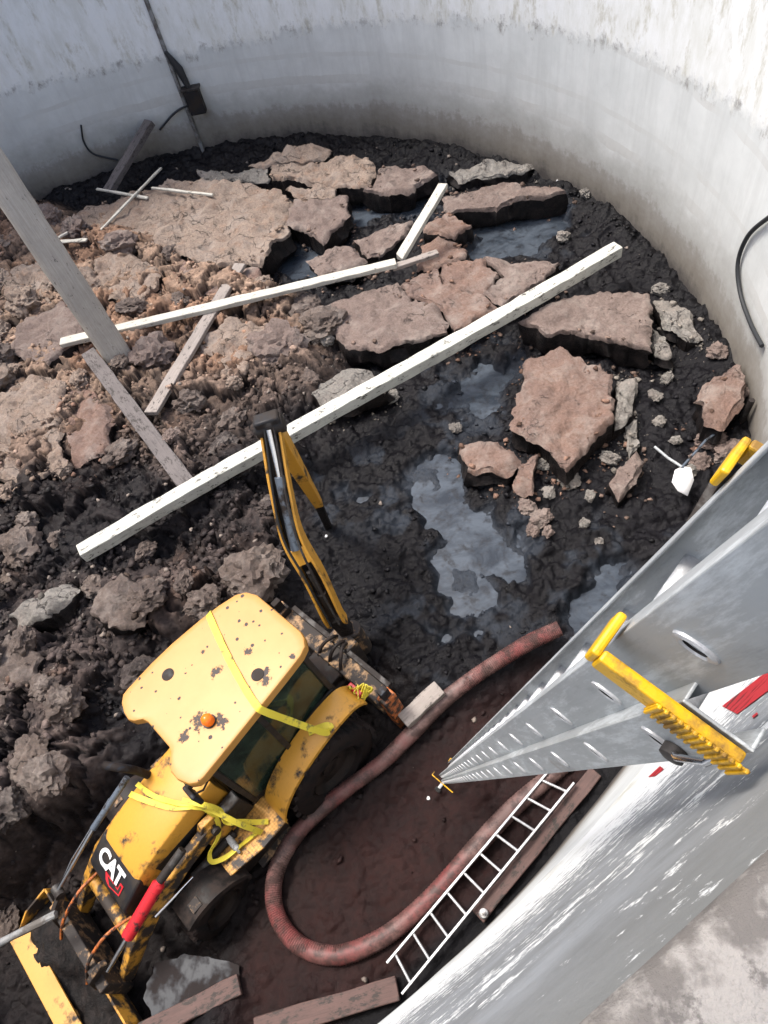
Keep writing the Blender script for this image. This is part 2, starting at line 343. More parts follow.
def m_wall():
    t = NT('tank_concrete')
    sep = t.new('ShaderNodeSeparateXYZ'); t.l.new(t.tc.outputs['Object'], sep.inputs[0]); z = sep.outputs['Z']
    az = t.math('ARCTAN2', sep.outputs['Y'], sep.outputs['X'])
    cyl = t.new('ShaderNodeCombineXYZ'); t.l.new(t.math('MULTIPLY', az, TR), cyl.inputs[0]); t.l.new(z, cyl.inputs[1]); CV = cyl.outputs[0]
    def sc(sx, sy, o=0):
        nd = t.new('ShaderNodeMapping'); nd.inputs['Scale'].default_value = (sx, sy, 1); nd.inputs['Location'].default_value = (o, o * .7, o)
        t.l.new(CV, nd.inputs['Vector']); return nd.outputs['Vector']
    blot = t.noise(.8, 7, .65, sc(1, 1)); fine = t.noise(7, 8, .7, sc(1, 1, 3)); drip = t.noise(2.2, 8, .7, sc(1.6, .14, 5)); drip2 = t.noise(2.4, 8, .72, sc(1.3, .45, 9))
    c = t.mix(t.ramp(blot, [(.3, 0.0), (.7, 1.0)]), (.53, .555, .545), (.66, .685, .672))
    c = t.mix(t.ramp(drip, [(.46, 0.0), (.70, .42)]), c, (.42, .435, .425))
    c = t.mix(t.ramp(drip2, [(.55, 0.0), (.75, .5)]), c, (.66, .67, .66))
    # horizontal pour lines
    for zz, ww in ((1.95, .10), (2.5, .05), (3.6, .06)):
        wob = t.math('ADD', z, t.math('MULTIPLY', t.math('SUBTRACT', blot, .5), .25))
        d = t.math('ABSOLUTE', t.math('SUBTRACT', wob, zz))
        m = t.math('MULTIPLY', t.math('LESS_THAN', d, ww), t.ramp(blot, [(.42, 0.0), (.7, .45)])); c = t.mix(m, c, (.40, .385, .35))
    # upper part keeps flaking white limewash: ragged lower edge; edge rises to the right of the tank
    edge = t.math('ADD', z, t.math('ADD', t.math('MULTIPLY', t.math('SUBTRACT', drip2, .5), .9), t.math('MULTIPLY', t.math('SUBTRACT', fine, .5), .5)))
    lift = t.math('MULTIPLY', t.math('SUBTRACT', 1.35, az), .72); lift = t.math('MAXIMUM', lift, t.math('MULTIPLY', lift, -.8)); 
    lim = t.math('ADD', 2.85, t.math('MINIMUM', lift, 1.5))
    rel = t.math('SUBTRACT', edge, lim)
    up = t.ramp(t.math('ADD', t.math('MULTIPLY', rel, 4.0), .5, clamp=True), [(.15, 0.0), (.85, 1.0)])
    white = t.mix(t.ramp(drip2, [(.42, 0.0), (.62, 1.0)]), (.76, .78, .77), (.66, .675, .64))
    white = t.mix(t.ramp(t.noise(2.2, 8, .75, sc(1.3, .5, 21)), [(.53, 0.0), (.66, .85)]), white, (.46, .45, .37))
    c = t.mix(up, c, white)
    # dark grime just at the flaking edge
    g = t.math('SUBTRACT', 1.0, t.math('MULTIPLY', t.math('ABSOLUTE', t.math('SUBTRACT', rel, -.02)), 7.0), clamp=True)
    c = t.mix(t.math('MULTIPLY', g, t.ramp(t.noise(3, 7, .75, sc(1.2, .7, 31)), [(.5, 0.0), (.62, .8)])), c, (.19, .18, .165))
    # stain left by the slurry at the foot
    st = t.math('ADD', z, t.math('ADD', t.math('MULTIPLY', t.math('SUBTRACT', drip, .5), .55), t.math('ADD', t.math('MULTIPLY', t.math('SUBTRACT', fine, .5), .5), t.math('MULTIPLY', t.math('SUBTRACT', blot, .5), .9))))
    c = t.mix(t.ramp(t.math('MULTIPLY', st, .25), [(.22, .95), (.31, .78), (.345, .56), (.42, .40), (.50, .14), (.72, 0.0)]), c, (.165, .145, .118))
    c = t.mix(t.ramp(t.math('MULTIPLY', st, .5), [(.24, .9), (.42, 0.0)]), c, (.055, .048, .044))
    # top course: bare grey concrete with flecks and bands of limewash left on it
    hi = t.noise(15, 10, .76, sc(1.0, .8, 41)); hi2 = t.noise(60, 7, .75, sc(1.1, .7, 43)); hb = t.noise(6, 8, .7, sc(.8, .9, 47))
    bare = t.mix(t.ramp(hb, [(.35, 0.0), (.65, 1.0)]), (.27, .285, .295), (.17, .178, .18))
    bare = t.mix(t.ramp(t.math('MULTIPLY', t.math('SUBTRACT', z, 8.2), 1.0, clamp=True), [(.70, 0.0), (1.0, .75)]), bare, (.17, .172, .16))
    band = t.math('SUBTRACT', 1.0, t.math('MULTIPLY', t.math('ABSOLUTE', t.math('SUBTRACT', t.math('ADD', z, t.math('MULTIPLY', t.math('SUBTRACT', hb, .5), .35)), 8.52)), 5.0), clamp=True)
    low = t.ramp(t.math('MULTIPLY', t.math('SUBTRACT', z, 5.0), .25, clamp=True), [(.45, .17), (.80, 0.0)])
    fl = t.math('ADD', t.math('ADD', hi, t.math('MULTIPLY', t.math('SUBTRACT', hi2, .5), .3)), t.math('ADD', t.math('MULTIPLY', band, .11), low))
    bare = t.mix(t.ramp(fl, [(.585, 0.0), (.625, 1.0)]), bare, (.74, .75, .73))
    bare = t.mix(t.ramp(hi2, [(.30, .75), (.38, 0.0)]), bare, (.10, .10, .095))
    topm = t.ramp(t.math('MULTIPLY', t.math('ADD', t.math('SUBTRACT', z, 4.2), t.math('MULTIPLY', t.math('SUBTRACT', hb, .5), .8)), .25, clamp=True), [(.35, 0.0), (.55, 1.0)])
    c = t.mix(topm, c, bare)
    t.set(c, .85); t.bump(t.math('ADD', fine, t.math('ADD', t.math('MULTIPLY', up, .5), t.math('MULTIPLY', hi2, .15))), .25, .02); MATS['tank_concrete'] = t.m
m_wall()
def m_apron():
    t = NT('apron_concrete'); n = t.noise(17, 8, .6); n2 = t.noise(42, 8, .7); f = t.noise(420, 5, .75)
    c = t.mix(t.ramp(n, [(.46, 0.0), (.53, 1.0)]), (.15, .137, .125), (.32, .30, .275))
    c = t.mix(t.ramp(n2, [(.56, 0.0), (.62, .8)]), c, (.105, .095, .088))
    c = t.mix(t.ramp(n2, [(.3, .7), (.37, 0.0)]), c, (.36, .345, .32))
    c = t.mix(t.ramp(f, [(.3, .5), (.5, 0.0)]), c, (.16, .15, .135))
    t.set(c, .9); t.bump(t.math('ADD', t.math('MULTIPLY', n2, 1.5), f), .6, .006); MATS['apron_concrete'] = t.m
m_apron()

# ------------------------------------------------------------------ mesh helpers
def tag(o, label=None, cat=None, group=None, kind=None):
    if label and not kind: kind = 'thing'
    for k, v in (('label', label), ('category', cat), ('group', group), ('kind', kind)):
        if v: o[k] = v
    return o
def empty(name, loc=(0, 0, 0)):
    o = bpy.data.objects.new(name, None); o.empty_display_size = .2; o.location = loc; COL.objects.link(o); return o
class MB:
    def __init__(s): s.v = []; s.f = []; s.mi = []
    def add(s, vs, fs, mi=0):
        b = len(s.v); s.v += [tuple(v) for v in vs]; s.f += [tuple(i + b for i in f) for f in fs]; s.mi += [mi] * len(fs); return s
    def box(s, lo, hi, mi=0, M=None):
        vs = [Vector((x, y, z)) for z in (lo[2], hi[2]) for y in (lo[1], hi[1]) for x in (lo[0], hi[0])]
        if M is not None: vs = [M @ v for v in vs]
        return s.add(vs, [(0, 2, 3, 1), (4, 5, 7, 6), (0, 1, 5, 4), (2, 6, 7, 3), (0, 4, 6, 2), (1, 3, 7, 5)], mi)
    def rings(s, rings, closed=True, caps=True, mi=0):
        n = len(rings[0]); vs = [v for r in rings for v in r]; fs = []
        for i in range(len(rings) - 1):
            for j in range(n if closed else n - 1):
                k = (j + 1) % n; fs.append((i * n + j, i * n + k, (i + 1) * n + k, (i + 1) * n + j))
        if caps and closed: fs.append(tuple(range(n))[::-1]); fs.append(tuple((len(rings) - 1) * n + j for j in range(n)))
        return s.add(vs, fs, mi)
    def tube(s, path, r, n=10, mi=0, caps=True):
        path = [Vector(p) for p in path]; R = r if isinstance(r, (list, tuple)) else [r] * len(path); rs = []
        T = (path[1] - path[0]).normalized(); up = Vector((0, 0, 1)) if abs(T.z) < .9 else Vector((1, 0, 0)); A = T.cross(up).normalized()
        for i, p in enumerate(path):
            T = (path[min(i + 1, len(path) - 1)] - path[max(i - 1, 0)]).normalized()
            A = (A - T * A.dot(T)).normalized(); Bv = T.cross(A)
            rs.append([p + (A * math.cos(2 * math.pi * k / n) + Bv * math.sin(2 * math.pi * k / n)) * R[i] for k in range(n)])
        return s.rings(rs, True, caps, mi)
    def sweep(s, path, side, ws, hs, mi=0):
        """rectangular bar along path; side = direction of its width"""
        path = [Vector(p) for p in path]; side = Vector(side).normalized(); rs = []
        W = ws if isinstance(ws, (list, tuple)) else [ws] * len(path); Hh = hs if isinstance(hs, (list, tuple)) else [hs] * len(path)
        for i, p in enumerate(path):
            T = (path[min(i + 1, len(path) - 1)] - path[max(i - 1, 0)]).normalized()
            sdv = (side - T * side.dot(T)).normalized(); U = sdv.cross(T)
            rs.append([p + sdv * a * W[i] / 2 + U * b * Hh[i] / 2 for a, b in ((-1, -1), (1, -1), (1, 1), (-1, 1))])
        return s.rings(rs, True, True, mi)
    def prism(s, poly, lo, hi, axis=2, mi=0):
        """2-D outline extruded along an axis"""
        def P(a, b, c): return {2: (a, b, c), 1: (a, c, b), 0: (c, a, b)}[axis]
        n = len(poly); vs = [P(a, b, lo) for a, b in poly] + [P(a, b, hi) for a, b in poly]
        fs = [tuple(range(n))[::-1], tuple(range(n, 2 * n))] + [(i, (i + 1) % n, n + (i + 1) % n, n + i) for i in range(n)]
        return s.add(vs, fs, mi)
    def lathe(s, prof, c, axis='y', n=32, mi=0):
        rs = []
        for a, r in prof:
            ring = []
            for k in range(n):
                t = 2 * math.pi * k / n; q = (r * math.cos(t), r * math.sin(t))
                ring.append(Vector(c) + (Vector((q[0], a, q[1])) if axis == 'y' else Vector((q[0], q[1], a)) if axis == 'z' else Vector((a, q[0], q[1]))))
            rs.append(ring)
        return s.rings(rs, True, True, mi)
    def build(s, name, mats, parent=None, bevel=0, smooth=None, M=None):
        me = bpy.data.meshes.new(name); vs = s.v if M is None else [M @ Vector(v) for v in s.v]
        me.from_pydata([tuple(v) for v in vs], [], s.f)
        for m in (mats if isinstance(mats, (list, tuple)) else [mats]): me.materials.append(MATS[m])
        if len(set(s.mi)) > 1: me.polygons.foreach_set('material_index', s.mi)
        bm = bmesh.new(); bm.from_mesh(me); bmesh.ops.recalc_face_normals(bm, faces=bm.faces); bm.to_mesh(me); bm.free()
        if smooth is not None:
            me.polygons.foreach_set('use_smooth', [True] * len(me.polygons)); me.set_sharp_from_angle(angle=math.radians(smooth))
        o = bpy.data.objects.new(name, me); COL.objects.link(o)
        if parent is not None: o.parent = parent
        if bevel:
            bv = o.modifiers.new('bevel', 'BEVEL'); bv.width = bevel; bv.segments = 2; bv.limit_method = 'ANGLE'; bv.angle_limit = math.radians(40)
        return o
def rebase(o):
    """move a top-level mesh's origin to the middle of its base"""
    me = o.data; n = len(me.vertices); co = np.empty(n * 3); me.vertices.foreach_get('co', co); co = co.reshape(-1, 3)
    c = Vector(((co[:, 0].min() + co[:, 0].max()) / 2, (co[:, 1].min() + co[:, 1].max()) / 2, co[:, 2].min()))
    me.transform(Matrix.Translation(-c)); o.location = c; return o
def crom(pts, n=8):
    P = [Vector(p) for p in pts]; P = [P[0] * 2 - P[1]] + P + [P[-1] * 2 - P[-2]]; out = []
    for i in range(1, len(P) - 2):
        for k in range(n):
            t = k / n; a, b, c, d = P[i - 1:i + 3]
            out.append(.5 * ((2 * b) + (c - a) * t + (2 * a - 5 * b + 4 * c - d) * t * t + (3 * b - a - 3 * c + d) * t**3))
    return out + [P[-2]]

# ------------------------------------------------------------------ the ground of the tank: sludge, crust heaps, mud
Z_RED = pxpoly([(575, 640), (520, 668), (470, 700), (420, 740), (345, 800), (300, 850), (255, 870), (225, 960), (235, 1100), (430, 1100), (700, 800), (700, 690)], .05)
Z_CLOD = pxpoly([(-120, 200), (60, 205), (180, 240), (300, 300), (345, 330), (320, 420), (290, 470), (262, 600), (170, 620), (105, 720), (88, 800), (55, 900), (-30, 950), (-160, 980)], .7)
Z_BLACK = pxpoly([(310, 440), (420, 420), (520, 470), (620, 520), (640, 560), (560, 632), (430, 705), (370, 690), (322, 640), (300, 540)], .3)
Z_TAR = pxpoly([(-60, 490), (60, 478), (120, 462), (185, 492), (225, 450), (270, 410), (330, 395), (385, 400), (320, 455), (262, 505), (190, 548), (110, 575), (40, 572), (-60, 590)], .7)
PUDDLES = [[(392, 470), (415, 462), (440, 455), (462, 478), (480, 500), (500, 528), (517, 552), (512, 574), (488, 577), (500, 600), (478, 618), (452, 612), (440, 590), (447, 560), (430, 538), (402, 512)],
           [(428, 632), (445, 628), (466, 634), (462, 643), (440, 645)],
           [(592, 555), (612, 560), (640, 572), (630, 600), (600, 640), (572, 622), (580, 590)],
           [(470, 240), (500, 222), (545, 212), (572, 222), (552, 246), (505, 262), (478, 262)],
           [(278, 262), (300, 246), (330, 240), (345, 246), (325, 272), (300, 284), (282, 278)],
           [(440, 375), (480, 366), (512, 375), (505, 408), (478, 420), (448, 410)],
           [(350, 205), (385, 200), (430, 196), (425, 212), (380, 222), (352, 225)],
           [(330, 485), (352, 482), (362, 498), (345, 505)]]
PUD = [pxpoly(p, .2) for p in PUDDLES]
POOL_Z = .2
inv = MM.inverted()
def terrain(X, Y):
    r = np.hypot(X - CX, Y - CY)
    wob = (fbm(X * .9, Y * .9, 5) - .5) * .9
    red = sstep(-.25, .35, poly_sd(X, Y, Z_RED) + wob * .35)
    clod = sstep(-.5, .6, poly_sd(X, Y, Z_CLOD) + wob * .8)
    blk = sstep(-.3, .5, poly_sd(X, Y, Z_BLACK) + wob * .5)
    pud = np.zeros_like(X)
    for p in PUD: pud = np.maximum(pud, sstep(-.10, .22, poly_sd(X, Y, p) + (fbm(X * 2.2, Y * 2.2, 9, 5) - .46) * 1.0))
    # machine footprint
    mx = inv[0][0] * X + inv[0][1] * Y + inv[0][3]; my = inv[1][0] * X + inv[1][1] * Y + inv[1][3]
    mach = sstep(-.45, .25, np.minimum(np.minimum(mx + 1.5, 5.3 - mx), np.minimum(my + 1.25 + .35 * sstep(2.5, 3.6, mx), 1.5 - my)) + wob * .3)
    f1, f2, c1 = worley(X * .95 + wob, Y * .95 - wob, 3); a1 = sstep(.02, .30, f2 - f1)
    g1, g2, c2 = worley(X * 2.3 + wob, Y * 2.3, 13); a2 = sstep(.0, .35, g2 - g1)
    h1, h2, c3 = worley(X * 5.4, Y * 5.4 + wob, 23); a3 = sstep(.0, .4, h2 - h1)
    k1, k2, c4 = worley(X * 12, Y * 12, 33); a4 = sstep(0, .45, k2 - k1)
    wx = (fbm(X * 2.4, Y * 2.4, 501, 4) - .5) * 1.1; wy = (fbm(X * 2.4 + 9, Y * 2.4, 503, 4) - .5) * 1.1
    p1, e1 = shards(X * 1.0 + wx * .8, Y * 1.0 + wy * .8, 3); p2, e2 = shards(X * 2.1 + wx * 1.3, Y * 2.1 + wy * 1.3, 13); p3, e3 = shards(X * 7.5 + wx * 2, Y * 7.5 + wy * 2, 23)
    lump = fbm(X * 3.5, Y * 3.5, 41, 5) - .5
    far_z = sstep(7.0, 12.5, Y - X * .15)
    rough = a3 * (.04 + .07 * c3) + a4 * (.015 + .03 * c4)
    smear = fbm(X * 1.6 + wob * 2, Y * 3.4 - wob * 2, 141, 5) - .5
    z_def = .30 + wob * .16 + lump * .14 + smear * .22 + a2 * c2 * .06 + rough * .35
    z_clod = .40 + wob * .30 + sstep(0, .10, e1) * (.10 + .24 * p1) + sstep(0, .10, e2) * (.06 + .15 * p2) + sstep(0, .25, e3) * (.012 + .030 * p3) + rough * .30 + lump * .14 + (fbm(X * 9, Y * 9, 601, 3) - .5) * .05 + .10 * far_z
    z_blk = .30 + wob * .12 + lump * .16 + smear * .22 + a2 * c2 * .05 + rough * .5
    z_red = .02 + wob * .08 + lump * .13 + smear * .07 + a4 * .01 + a3 * c3 * .035
    z = z_def * (1 - clod) + z_clod * clod
    z = z * (1 - blk) + z_blk * blk
    z = z * (1 - red) + z_red * red
    z = z * (1 - mach) + (-.02 - .30 * sstep(1.2, 3.4, mx) + lump * .12 + rough * .6) * mach
    z = z * (1 - pud) + (POOL_Z - .045 + (fbm(X * 2.1 + Y * .6, Y * 1.5 - X * .5, 55, 5) - .5) * .26) * pud
    z = z + sstep(.9, .0, TR - r) * (.14 + .2 * vnoise(X * 1.3, Y * 1.3, 61)) * (1 - red) * (1 - pud)
    # ---- colour (dry crust / wet sludge / red mud), wetness
    def col(c): return np.array(c)[None, :]
    dry = np.clip(.16 + (p1 - .5) * .7 + (p2 - .5) * .8 + (p3 - .5) * .5 + (fbm(X * .6, Y * .6, 71) - .4) * 1.3, 0, 1)
    far = sstep(7.6, 13.0, Y - X * .15)
    dark = np.array((.0055, .0053, .0070)); brown = np.array((.098, .079, .073)); tan = np.array((.27, .195, .145)); orange = np.array((.235, .135, .085)); redm = np.array((.0175, .0074, .0068))
    fill = (.08 + .92 * sstep(.02, .13, e1)) * (.25 + .75 * sstep(.01, .14, e2)) * (.55 + .45 * sstep(.0, .2, e3))          # black sludge stands in the cracks
    mixw = (np.clip(clod * (.30 + .75 * dry + .45 * far) * fill, 0, 1))[:, None]
    blz = sstep(-.35, .25, poly_sd(X, Y, Z_TAR) + wob * .7)[:, None]; mixw = mixw * (1 - .88 * blz)
    tone = brown[None, :] * (1 - far[:, None] * .9) + tan[None, :] * far[:, None] * .9
    orng = (sstep(.50, .64, fbm(X * .8, Y * .8, 81)) * clod)[:, None]
    tone = tone * (1 - .6 * orng) + orange[None, :] * .6 * orng * (.35 + .65 * far[:, None])
    C = dark[None, :] * (1 - mixw) + tone * mixw
    C = C * (1 - .25 * blk[:, None])
    nearp = np.zeros_like(X)
    for p in PUD: nearp = np.maximum(nearp, sstep(-1.1, -.05, poly_sd(X, Y, p)))
    sky_sheen = (np.maximum(nearp * sstep(.55, .66, fbm(X * 1.9 + 3, Y * 1.9, 411, 5)) * .8, pud) * (1 - clod) * .7)[:, None]  # blue sheen of the sky painted into the mud colour near the pools
    C = C * (1 - sky_sheen) + np.array((.034, .044, .059))[None, :] * sky_sheen
    rm = (red * (.75 + .25 * vnoise(X * 2, Y * 2, 91)))[:, None]
    C = C * (1 - rm) + redm[None, :] * rm * (.7 + .6 * fbm(X * 1.5, Y * 1.5, 95))[:, None]
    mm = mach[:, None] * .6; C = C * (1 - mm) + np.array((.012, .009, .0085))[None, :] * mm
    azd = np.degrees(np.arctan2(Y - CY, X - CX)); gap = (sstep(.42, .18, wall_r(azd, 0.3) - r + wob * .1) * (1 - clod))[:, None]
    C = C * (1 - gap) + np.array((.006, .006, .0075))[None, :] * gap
    wet = np.clip(1 - mixw[:, 0] * 1.15, 0, 1) * (1 - .35 * red)
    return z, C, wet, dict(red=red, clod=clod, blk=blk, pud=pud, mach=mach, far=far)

STEP = .031
def build_terrain():
    n = int(2 * (TR + .12) / STEP) + 1
    gx = CX - TR - .12 + np.arange(n) * STEP; gy = CY - TR - .12 + np.arange(n) * STEP
    X, Y = np.meshgrid(gx, gy); X = X.ravel(); Y = Y.ravel()
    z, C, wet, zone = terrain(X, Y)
    inside = (np.hypot(X - CX, Y - CY) < TR + .1).reshape(n, n)
    q = inside[:-1, :-1] & inside[1:, :-1] & inside[:-1, 1:] & inside[1:, 1:]
    jy, jx = np.nonzero(q); a = jy * n + jx
    faces = np.stack([a, a + 1, a + n + 1, a + n], 1)
    used = np.zeros(n * n, bool); used[faces.ravel()] = True; remap = np.cumsum(used) - 1; faces = remap[faces]
    V = np.stack([X, Y, z], 1)[used]
    me = bpy.data.meshes.new('sludge_ground'); me.vertices.add(len(V)); me.vertices.foreach_set('co', V.ravel())
    me.loops.add(faces.size); me.loops.foreach_set('vertex_index', faces.ravel().astype(np.int32))
    me.polygons.add(len(faces)); me.polygons.foreach_set('loop_start', np.arange(len(faces), dtype=np.int32) * 4)
    me.update(calc_edges=True)
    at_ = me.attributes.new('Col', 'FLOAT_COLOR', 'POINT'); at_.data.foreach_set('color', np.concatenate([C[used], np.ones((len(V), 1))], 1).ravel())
    aw = me.attributes.new('wet', 'FLOAT', 'POINT'); aw.data.foreach_set('value', wet[used])
    me.polygons.foreach_set('use_smooth', [True] * len(faces)); me.materials.append(MATS['sludge_ground']); me.validate()
    o = bpy.data.objects.new('sludge_ground', me); COL.objects.link(o); tag(o, kind='structure'); return o
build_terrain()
def ground_z(x, y):
    z, *_ = terrain(np.array([x], float), np.array([y], float)); return float(z[0])

# pools of liquid sludge: one sheet per pool, edges run under the mud around it
for k, p in enumerate(PUD):
    c = np.mean(np.array(p), 0); mb = MB(); pts = [(x + (x - c[0]) * .28 / max(.4, math.hypot(x - c[0], y - c[1])), y + (y - c[1]) * .28 / max(.4, math.hypot(x - c[0], y - c[1])), POOL_Z + .002 * k) for x, y in p]
    mb.add(pts, [tuple(range(len(pts)))]); o = mb.build('sludge_pool', 'sludge_liquid'); tag(o, kind='structure')
    for poly in o.data.polygons:
        if poly.normal.z < 0: o.data.flip_normals(); break

# ------------------------------------------------------------------ tank wall, rim, outside apron
NSEG = 288
def ringpts(r, z, n=NSEG): return [Vector((r * math.cos(2 * math.pi * k / n), r * math.sin(2 * math.pi * k / n), z)) for k in range(n)]
tank = empty('tank_wall', (CX, CY, 0)); tag(tank, 'round grey concrete tank wall with flaking limewash around the sludge pit', 'wall')
NW = 720
def wring(z, dr=0.0, jit=0.0):
    out = []; rj = random.Random(int(z * 1000) + int(dr * 1e4))
    for k in range(NW):
        a = -180 + 360 * k / NW; r = float(wall_r(a, z)) + dr + (rj.random() - .5) * jit
        out.append(Vector((r * math.cos(math.radians(a)), r * math.sin(math.radians(a)), z)))
    return out
mb = MB(); mb.rings([wring(-.7, RIM_W), wring(-.7)] + [wring(z) for z in list(np.linspace(-.5, 8.6, 26)) + [8.8, 8.95, 9.05, 9.12, 9.17, RIM_Z - .012]], True, False)
w = mb.build('wall_shell', 'tank_concrete', tank, smooth=40)
NR = 5760
_fj = np.random.default_rng(5)
def rring(dr, dz, jr=0.0, jz=0.0):
    a = np.linspace(-180, 180, NR, endpoint=False); r = wall_r(a, RIM_Z) + dr
    n1 = fbm(a * 14, a * 0 + 3, 7, 5) - .5; r = r + n1 * jr; z = RIM_Z + dz + (fbm(a * 9, a * 0 + dr * 60, 17, 5) - .5) * jz
    return [Vector(p) for p in zip(r * np.cos(np.radians(a)), r * np.sin(np.radians(a)), z)]
mb = MB(); mb.rings([rring(-.001, -.0125), rring(.001, -.003, .004), rring(.006, .001, .008, .003), rring(.03, .003, .004, .007), rring(.07, .002, .004, .008), rring(.13, .003, 0, .008), rring(.24, .002, 0, .006), rring(RIM_W, 0), rring(RIM_W + .002, -.05), rring(RIM_W + .002, -1.3)], True, False)
rim = mb.build('rim', 'apron_concrete', tank, smooth=60)
# red paint line and drips on the wall face beside the long ladder
for qd in (((722, 706), (806, 641), (806, 662), (737, 714)), ((648, 777), (660, 766), (664, 769), (655, 776)), ((752, 716), (757, 712), (758, 714), (753, 718))):
    mb = MB(); nu_, nv_ = 16, 4; vs = []
    for i in range(nu_ + 1):
        for j in range(nv_ + 1):
            a = i / nu_; b = j / nv_; u = (qd[0][0] * (1 - a) + qd[1][0] * a) * (1 - b) + (qd[3][0] * (1 - a) + qd[2][0] * a) * b; v = (qd[0][1] * (1 - a) + qd[1][1] * a) * (1 - b) + (qd[3][1] * (1 - a) + qd[2][1] * a) * b
            p = on_wall_true(u, v, .003); vs.append(p - tank.location)
    mb.add(vs, [(i * (nv_ + 1) + j, (i + 1) * (nv_ + 1) + j, (i + 1) * (nv_ + 1) + j + 1, i * (nv_ + 1) + j + 1) for i in range(nu_) for j in range(nv_)]); mb.build('paint_mark', 'red_paint', tank)
# outside ground
def apron():
    mb = MB(); rs = []
    for r in (TR + RIM_W - .1, TR + RIM_W + .3, TR + 1.4, TR + 2.5, TR + 6, TR + 20, TR + 80, 400, 1200):
        rs.append([v + Vector((CX, CY, 0)) for v in ringpts(r, RIM_Z - 1.15 + (.012 * math.sin(r * 9) if r < 20 else 0), NSEG)])
    mb.rings(rs, True, False); o = mb.build('ground', 'apron_concrete', smooth=60); tag(o, kind='structure')
    for poly in o.data.polygons:
        if poly.normal.z < 0: o.data.flip_normals(); break
apron()

# ------------------------------------------------------------------ crust slabs
def slab(name, pts, ztop, thick, mats, label, cat='crust slab', group=None, seed=0, tilt=(0, 0), lumpy=.035, grow=0.0):
    rnd = random.Random(seed * 13 + 5)
    P = [at(u, v, ztop) for u, v in pts]
    if tilt != (0, 0):      # re-project on the tilted plane so the outline stays where it lies
        c = sum(P, Vector()) / len(P); nrm = Vector((-tilt[0], -tilt[1], 1)); Q = []
        for u, v in pts:
            r = Vector(ray(u, v)); o = Vector((0, 0, CAM_H)); t = (c - o).dot(nrm) / r.dot(nrm); Q.append(o + r * t)
        P = Q
    D = []
    for i, p in enumerate(P):
        q = P[(i + 1) % len(P)]; L = (q - p).length; k = max(1, int(L / .05))
        for j in range(k): D.append(p.lerp(q, j / k))
    c = sum(D, Vector()) / len(D); n = len(D); D = np.array([tuple(p) for p in D]); c = np.array(c)
    d = D - c; d[:, 2] = 0; L = np.maximum(np.hypot(d[:, 0], d[:, 1]), .05); dn = d / L[:, None]
    big = np.minimum(1, L / .7)
    jit = (fbm(D[:, 0] * 1.7, D[:, 1] * 1.7, seed + 3, 3) - .5) * .20 * big + (fbm(D[:, 0] * 6, D[:, 1] * 6, seed + 7, 4) - .5) * .13 + (vnoise(D[:, 0] * 17, D[:, 1] * 17, seed) - .5) * .05
    E = D + dn * (jit + grow)[:, None]
    def zoff(x, y): return ((fbm(x * 1.5, y * 1.5, seed + 31, 3) - .5) * 3.0 + (fbm(x * 5, y * 5, seed + 37, 4) - .5) * 2.2) * lumpy
    verts = []; rows = []
    def addrow(V): rows.append(list(range(len(verts), len(verts) + n))); verts.extend(map(tuple, V))
    idx = np.arange(n)
    for li, (dz, sc) in enumerate(((-1.0, -.06), (-.7, .03), (-.35, -.01), (-.10, .02), (0, -.03))):
        j = (fbm(idx * .12 + li * 9., idx * 0 + seed * 3.1 + li * .35, 5, 3) - .5) * .22 if li < 4 else 0
        V = E + dn * (sc + j)[:, None] if li < 4 else E + dn * (sc - .16 * np.clip(fbm(D[:, 0] * 4, D[:, 1] * 4, seed + 77, 4) - .48, 0, 1))[:, None]
        V[:, 2] = E[:, 2] + dz * thick * (.7 + .6 * vnoise(E[:, 0] * 2, E[:, 1] * 2, seed))
        if li >= 3: V[:, 2] += zoff(V[:, 0], V[:, 1]) - (.02 if li == 3 else 0)
        addrow(V)
    size = float(L.max()); nin = max(5, min(30, int(size / .065)))
    for k in range(1, nin):
        V = c + (E - c) * (.97 * (1 - k / nin)); V[:, 2] += zoff(V[:, 0], V[:, 1]) + .012; addrow(V)
    verts.append((c[0], c[1], c[2] + float(zoff(c[:1], c[1:2])[0]) + .012)); ci = len(verts) - 1
    mb = MB(); fs = []; mi = []
    for a in range(len(rows) - 1):
        for j in range(n):
            k = (j + 1) % n; fs.append((rows[a][j], rows[a][k], rows[a + 1][k], rows[a + 1][j])); mi.append(1 if a < 3 else 0)
    for j in range(n): fs.append((rows[-1][j], rows[-1][(j + 1) % n], ci)); mi.append(0)
    fs.append(tuple(rows[0][::-1])); mi.append(1)
    mb.v = [tuple(v) for v in verts]; mb.f = fs; mb.mi = mi
    o = mb.build(name, [mats, 'sludge_side'], smooth=50); rebase(o); tag(o, label, cat, group); return o

